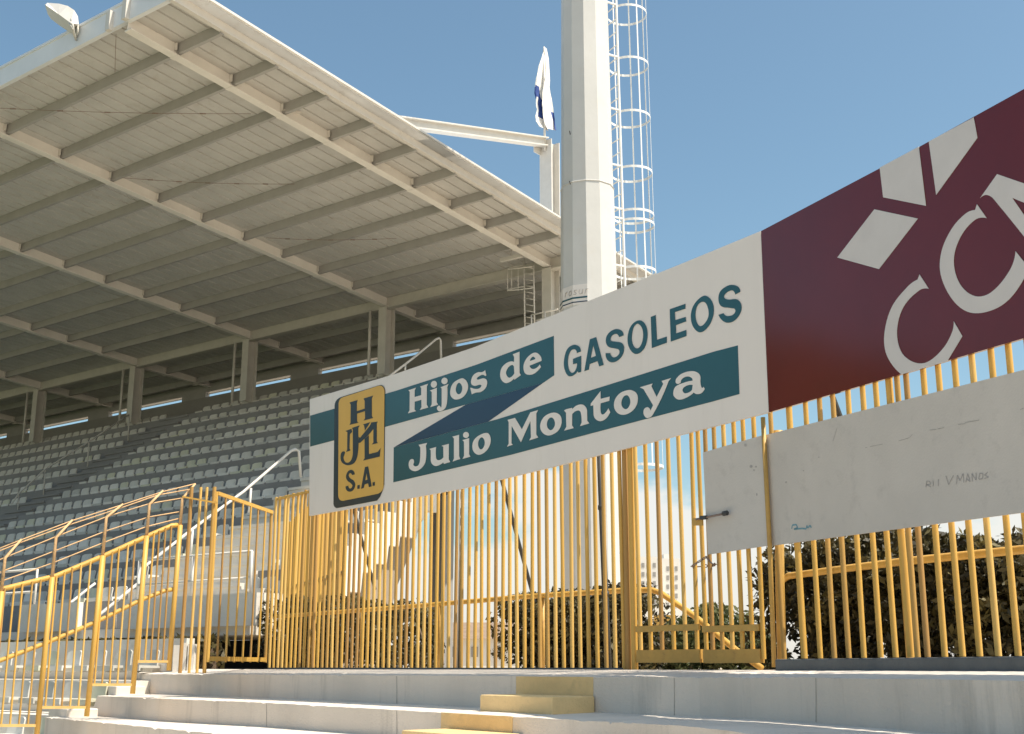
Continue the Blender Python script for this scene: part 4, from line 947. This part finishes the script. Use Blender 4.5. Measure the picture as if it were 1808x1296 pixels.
bandp = faceband(zb2, zt_, KS, .012, 'advert_band', M['letter'], tw)
faceband(zb2+(zt_-zb2)*.30, zb2+(zt_-zb2)*.38, KS, .018, 'green_line', M['teal'], bandp)
faceband(zb2+(zt_-zb2)*.10, zb2+(zt_-zb2)*.15, KS, .018, 'blue_line', M['navy'], bandp)
# italic letters r o s u r drawn as strokes on the two facets
GL = {'r': [[(0, 0), (.15, .6)], [(.12, .42), (.3, .6), (.45, .58)]], 'o': [[(.1, 0), (.0, .25), (.15, .58), (.4, .6), (.5, .35), (.38, .03), (.1, 0)]],
      's': [[(.0, .05), (.3, .0), (.4, .18), (.12, .38), (.2, .58), (.5, .56)]], 'u': [[(.1, .6), (.0, .15), (.15, 0), (.38, .12), (.52, .6), (.42, 0)]], 'e': [[(.05, .3), (.45, .35), (.38, .58), (.15, .55), (.0, .25), (.15, 0), (.42, .08)]]}
xcur = -.62; b = MB(); hl = (zt_-zb2)*.40; zl = zb2+(zt_-zb2)*.50
def onband(s_):                              # s_ metres round the shaft from the facet edge at photo column 1005
    rb = rad(7)+.02; a = A_EDGE+s_/rb; k = math.floor((a-A0)/(math.pi/6)); am = A0+(k+.5)*math.pi/6
    r_ = rb*math.cos(math.pi/12)/math.cos(a-am); return np.array([px_+r_*math.cos(a), py_+r_*math.sin(a), 0])
A_EDGE = min((A0+k*math.pi/6 for k in range(-6, 12)), key=lambda a: abs(proj((px_+rad(7)*math.cos(a), py_+rad(7)*math.sin(a), 7))[0]-1005) + (0 if math.sin(a) < 0 else 500))
for ch in 'rosur':
    for st in GL[ch]:
        for p, q in zip(st[:-1], st[1:]):
            pa_ = onband(xcur*.40+.02+p[0]*.16)+Z3*(zl+p[1]*hl); qa_ = onband(xcur*.40+.02+q[0]*.16)+Z3*(zl+q[1]*hl)
            b.tube([pa_, qa_], .0065, 5)
    xcur += .30
b.build('lettering', M['ink'], bandp)
# tower ladder with cage
tdir = np.array([.50, -.866, 0]); ndir = np.array([.866, .50, 0])
LR = .22
def lad(z): c = np.array([px_, py_, z]); r_ = rad(z)+.16; return c+ndir*r_*.97+np.array([.02, 0, 0])
zl0, zl1 = 1.0, 22.0
for s_ in (-1, 1):
    b = MB(); b.beam(lad(zl0)+tdir*LR*s_, lad(zl1)+tdir*LR*s_, .05 if s_ > 0 else .045, .03, ndir); b.build('ladder_rail', M['galv'], tw)
z = zl0+.2
rung = None
while z < 15.0:
    p = lad(z); 
    b = MB(); b.tube([p-tdir*LR, p+tdir*LR], .012, 6); b.build('ladder_rung', M['galv'], tw, True); z += .30
CR = .42
def hoop_pts(z, a0=-1.15, a1=math.pi+1.15, n=22):
    c = lad(z)+ndir*.42
    return [c+CR*(math.cos(a)*tdir+math.sin(a)*ndir) for a in np.linspace(a0, a1, n)]
hz = []
for y in (37, 148, 262, 348, 367, 460, 828): hz.append((ray(1130, y)*24.0)[2])
hz += [hz[0]+1.2, hz[0]+2.4, (hz[5]+hz[6])/2+.6, (hz[5]+hz[6])/2-.6]
for z in hz:
    P = hoop_pts(z); b = MB()
    for p, q in zip(P[:-1], P[1:]):
        c = lad(z)+ndir*.42; o1, o2 = (p-c)/np.linalg.norm(p-c), (q-c)/np.linalg.norm(q-c)
        b.add([p-Z3*.025, q-Z3*.025, q+Z3*.025, p+Z3*.025, p-Z3*.025+o1*.006, q-Z3*.025+o2*.006, q+Z3*.025+o2*.006, p+Z3*.025+o1*.006], [(3, 2, 1, 0), (4, 5, 6, 7), (0, 1, 5, 4), (2, 3, 7, 6)])
    b.build('cage_hoop', M['galv'], tw)
    b = MB()
    for s_ in (-1, 1): b.beam(lad(z)+tdir*LR*s_, lad(z)+tdir*LR*s_-ndir*.24, .04, .03)
    b.build('standoff', M['galv'], tw)
zlow = min(hz)
for a in (-.1, .75, math.pi/2, 2.4, 3.25):
    c0, c1 = lad(zlow)+ndir*.42, lad(zl1)+ndir*.42; of = CR*(math.cos(a)*tdir+math.sin(a)*ndir)
    b = MB(); b.beam(c0+of, c1+of, .028, .006, of); b.build('cage_strip', M['galv'], tw)
# ================================================================== PLANTS
def leaves(n, pos_fn, size, name, m, parent, up=.3):
    C = np.array([pos_fn() for _ in range(n)]); TN = C[:, 3] if C.shape[1] > 3 else rng.uniform(.2, .8, n); C = C[:, :3]
    a = rng.normal(size=(n, 3)); a /= np.linalg.norm(a, axis=1)[:, None]
    w = rng.normal(size=(n, 3)); w[:, 2] += up; b_ = np.cross(a, w); b_ /= np.linalg.norm(b_, axis=1)[:, None]+1e-9
    sz = size*rng.uniform(.5, 1.7, n)[:, None]
    vs = np.stack([C-a*sz, C+b_*sz*.42, C+a*sz, C-b_*sz*.42], 1).reshape(-1, 3)-np.array(parent_world(parent))
    me = bpy.data.meshes.new(name); me.from_pydata(vs.tolist(), [], np.arange(4*n).reshape(-1, 4).tolist()); me.materials.append(m)
    at = me.attributes.new('tint', 'FLOAT', 'FACE'); at.data.foreach_set('value', np.clip(TN+rng.normal(0, .16, n), 0, 1))
    o = bpy.data.objects.new(name, me); COL.objects.link(o); o.parent = parent
    return o
def shrub_row(label, name, f, x0, x1, o_, tops, thick, n, m, size, zb=cz, cat='bush', clump=26):
    """leafy mass between two photo columns on a plane behind the fence, its crest height from the photo"""
    P0, P1 = f(x0, 1180, o_)[:2], f(x1, 1180, o_)[:2]; nn = N1 if f is F1 else N2
    L = np.linalg.norm(P1-P0); e = (P1-P0)/L
    def hgt(s_):
        p = P0+e*s_; x = proj((p[0], p[1], .6))[0]; y = interp(tops, x); r = ray(x, y); return r[2]*np.linalg.norm(p)/np.linalg.norm(r[:2])
    t = thing(name, label, cat, v3((P0+P1)/2, zb))
    hs = [hgt(L*i/40) for i in range(41)]
    cl = []
    for _ in range(clump*6):
        s_ = rng.uniform(.04*L, .96*L); h = np.interp(s_/L*40, range(41), hs); d_ = rng.uniform(-thick/2, thick/2)
        z_ = zb+(h-zb)*rng.uniform(.05, .93)**.8; cl.append((s_, d_, z_, rng.uniform(.07, .19), h, rng.uniform(0, .95)**1.5))
    def pos():
        s_, d_, z_, r_, h, tn_ = cl[rng.integers(len(cl))]
        g_ = rng.normal(size=3); g_ *= r_*rng.uniform(.3, 1)**.5/np.linalg.norm(g_)
        z2 = max(zb+.02, min(z_+g_[2], h+(rng.uniform(-.02, .05) if rng.random() < .93 else rng.uniform(.0, .16))))
        p = P0+e*(s_+g_[0])+nn*(d_+g_[1]); return (p[0], p[1], z2, tn_)
    leaves(n, pos, size, 'foliage', m, t)
    b = MB()
    for i in range(max(3, int(L/.4))):
        s_ = L*(i+.5)/max(3, int(L/.4)); p = P0+e*s_; h = np.interp(s_/L*40, range(41), hs)
        b.tube([v3(p, zb), v3(p+e*rng.uniform(-.1, .1), zb+(h-zb)*.45), v3(p+e*rng.uniform(-.2, .2)+nn*rng.uniform(-.1, .1), zb+(h-zb)*.85)], [.025, .016, .005], 5)
    b.build('stem', M['bark'], t, True)
    return t
shrub_row('dense clipped hedge behind the bars under the gold emblem', 'hedge', F1, 486, 756, -1.3, [(480, 1066), (560, 1052), (640, 1056), (700, 1060), (756, 1070)], .8, 22000, M['leaf'], .029, cat='hedge', clump=45)
shrub_row('dark leafy bush behind the bars left of the gate', 'bush', F1, 920, 1132, -1.6, [(915, 1075), (945, 1050), (960, 1044), (1010, 1050), (1060, 1036), (1105, 1034), (1135, 1070)], .9, 24000, M['leaf'], .029, clump=55)
shrub_row('small olive green bush seen through the right gate leaf', 'bush', F1, 1238, 1352, -2.6, [(1235, 1120), (1255, 1065), (1280, 1080), (1300, 1100), (1350, 1150)], .7, 8000, M['leafl'], .032)
shrub_row('low olive bush seen through the left gate leaf', 'bush', F1, 1150, 1232, -3.2, [(1150, 1140), (1190, 1110), (1215, 1085), (1232, 1100)], .6, 6000, M['leafl'], .034)
shrub_row('broad dark bush behind the right-hand fence and its handrail', 'bush', F2, 1398, 1960, -1.5, [(1396, 1030), (1420, 985), (1470, 952), (1560, 930), (1640, 935), (1690, 962), (1740, 944), (1808, 958), (1960, 940)], 1.1, 46000, M['leaf'], .033, clump=110)
# dark clipped hedge at the foot of the stand
t = thing('hedge', 'low dark hedge in the shade under the stand front', 'hedge', Wd(-10, -12.4, cz))
leaves(12000, lambda: tuple(Wd(rng.uniform(-30, 2.9), -12.55+rng.uniform(-.25, .25), cz+rng.uniform(0, .50))), .07, 'foliage', M['leaf'], t)
b = MB(); b.box(Wd(-30, -12.65, cz), U*32.8, V*.25, Z3*.34); b.build('stem', M['bark'], t)
# ================================================================== FAR BUILDINGS AND SMALL THINGS
Yb = 190.0
tb = thing('apartment_tower', 'far white apartment tower seen between the gate bars', 'building', on_Y(1165, 1178, Yb))
def fbx(x0, x1, yt, yb_, Y, d): 
    a_ = on_Y(x0, yb_, Y); c_ = on_Y(x1, yb_, Y); h = on_Y(x0, yt, Y)[2]-a_[2]
    return a_, np.array([c_[0]-a_[0], 0, 0]), h
a_, w_, h_ = fbx(1129, 1166, 983, 1176, Yb, 12); b = MB(); b.box(a_, w_, (0, 12, 0), (0, 0, h_)); b.build('wall', M['bwall'], tb)
a_, w_, h_ = fbx(1168, 1206, 986, 1176, Yb+2, 12); b = MB(); b.box(a_, w_, (0, 12, 0), (0, 0, h_)); b.build('wall', M['bwall'], tb)
a_, w_, h_ = fbx(1172, 1190, 978, 987, Yb+5, 12); b = MB(); b.box(a_, w_, (0, 5, 0), (0, 0, h_)); b.build('roof_hut', M['bwall'], tb)
for y in (994, 1010, 1026, 1042, 1058):
    for x in (1133, 1142, 1153):
        a_, w_, h_ = fbx(x, x+5, y, y+8, Yb, 0); b = MB(); b.box(a_-np.array([0, .06, 0]), w_, (0, .3, 0), (0, 0, h_)); b.build('window', M['glass'], tb)
    for x in (1177, 1192):
        a_, w_, h_ = fbx(x, x+4.5, y+6, y+14, Yb+2, 0); b = MB(); b.box(a_-np.array([0, .06, 0]), w_, (0, .3, 0), (0, 0, h_)); b.build('window', M['glass'], tb)
t = thing('low_building', 'long low whitewashed building with a brown tiled roof behind the bars', 'building', on_Y(850, 1178, 62))
a_, w_, h_ = fbx(752, 985, 1128, 1179, 62, 6); b = MB(); b.box(a_, w_, (0, 6, 0), (0, 0, h_)); b.build('wall', M['bwall'], t)
b = MB(); tp = a_+np.array([-.2, -.3, h_]); b.prism([tp, tp+np.array([0, 3.3, .9]), tp+np.array([0, 6.6, 0])], w_+np.array([.4, 0, 0])); b.build('roof', M['tile'], t)
for x in (790, 832, 880, 940):
    a2, w2, h2 = fbx(x, x+12, 1142, 1160, 61.95, 0); b = MB(); b.box(a2, w2, (0, .3, 0), (0, 0, h2)); b.build('window', M['glass'], t)
t = thing('barrier', 'yellow slatted barrier beyond the gate', 'barrier', on_Y(1180, 1178, 16))
a_, w_, h_ = fbx(1155, 1190, 1086, 1108, 16, 0); b = MB(); b.box(a_, w_, (0, .04, 0), (0, 0, h_)); b.build('board', M['orange'], t)
a_, w_, h_ = fbx(1155, 1188, 1120, 1168, 16.1, 0); b = MB(); b.box(a_, w_, (0, .06, 0), (0, 0, h_)); b.build('base', M['panel'], t)
for x in (1157, 1186): a_, w_, h_ = fbx(x, x+3, 1086, 1182, 16.2, 0); b = MB(); b.box(a_, w_, (0, .03, 0), (0, 0, h_)); b.build('leg', M['orange'], t)
t = thing('concrete_pillar', 'ribbed pale concrete pillar right of the gate behind the fence', 'pillar', on_Y(1361, 1180, 13.5))
for i in range(3):
    a_, w_, h_ = fbx(1350+i*6.5, 1355+i*6.5, 1114, 1184, 13.5, 0); b = MB(); b.box(a_, w_, (0, .12, 0), (0, 0, h_)); b.build('rib', M['standw'], t)
a_, w_, h_ = fbx(1348, 1371, 1110, 1115, 13.48, 0); b = MB(); b.box(a_, w_, (0, .2, 0), (0, 0, h_)); b.build('cap', M['tile'], t)
t = thing('concrete_pillar', 'white concrete pillar between the balustrade and the open gate leaf', 'pillar', on_Y(325, 1183, 17.5))
for x0, x1, yt in ((304, 316, 1139), (317, 327, 1135), (329, 341, 1137)):
    a_, w_, h_ = fbx(x0, x1, yt, 1186, 17.5, 0); b = MB(); b.box(a_, w_, (0, .3, 0), (0, 0, h_)); b.build('block', M['standw'], t)
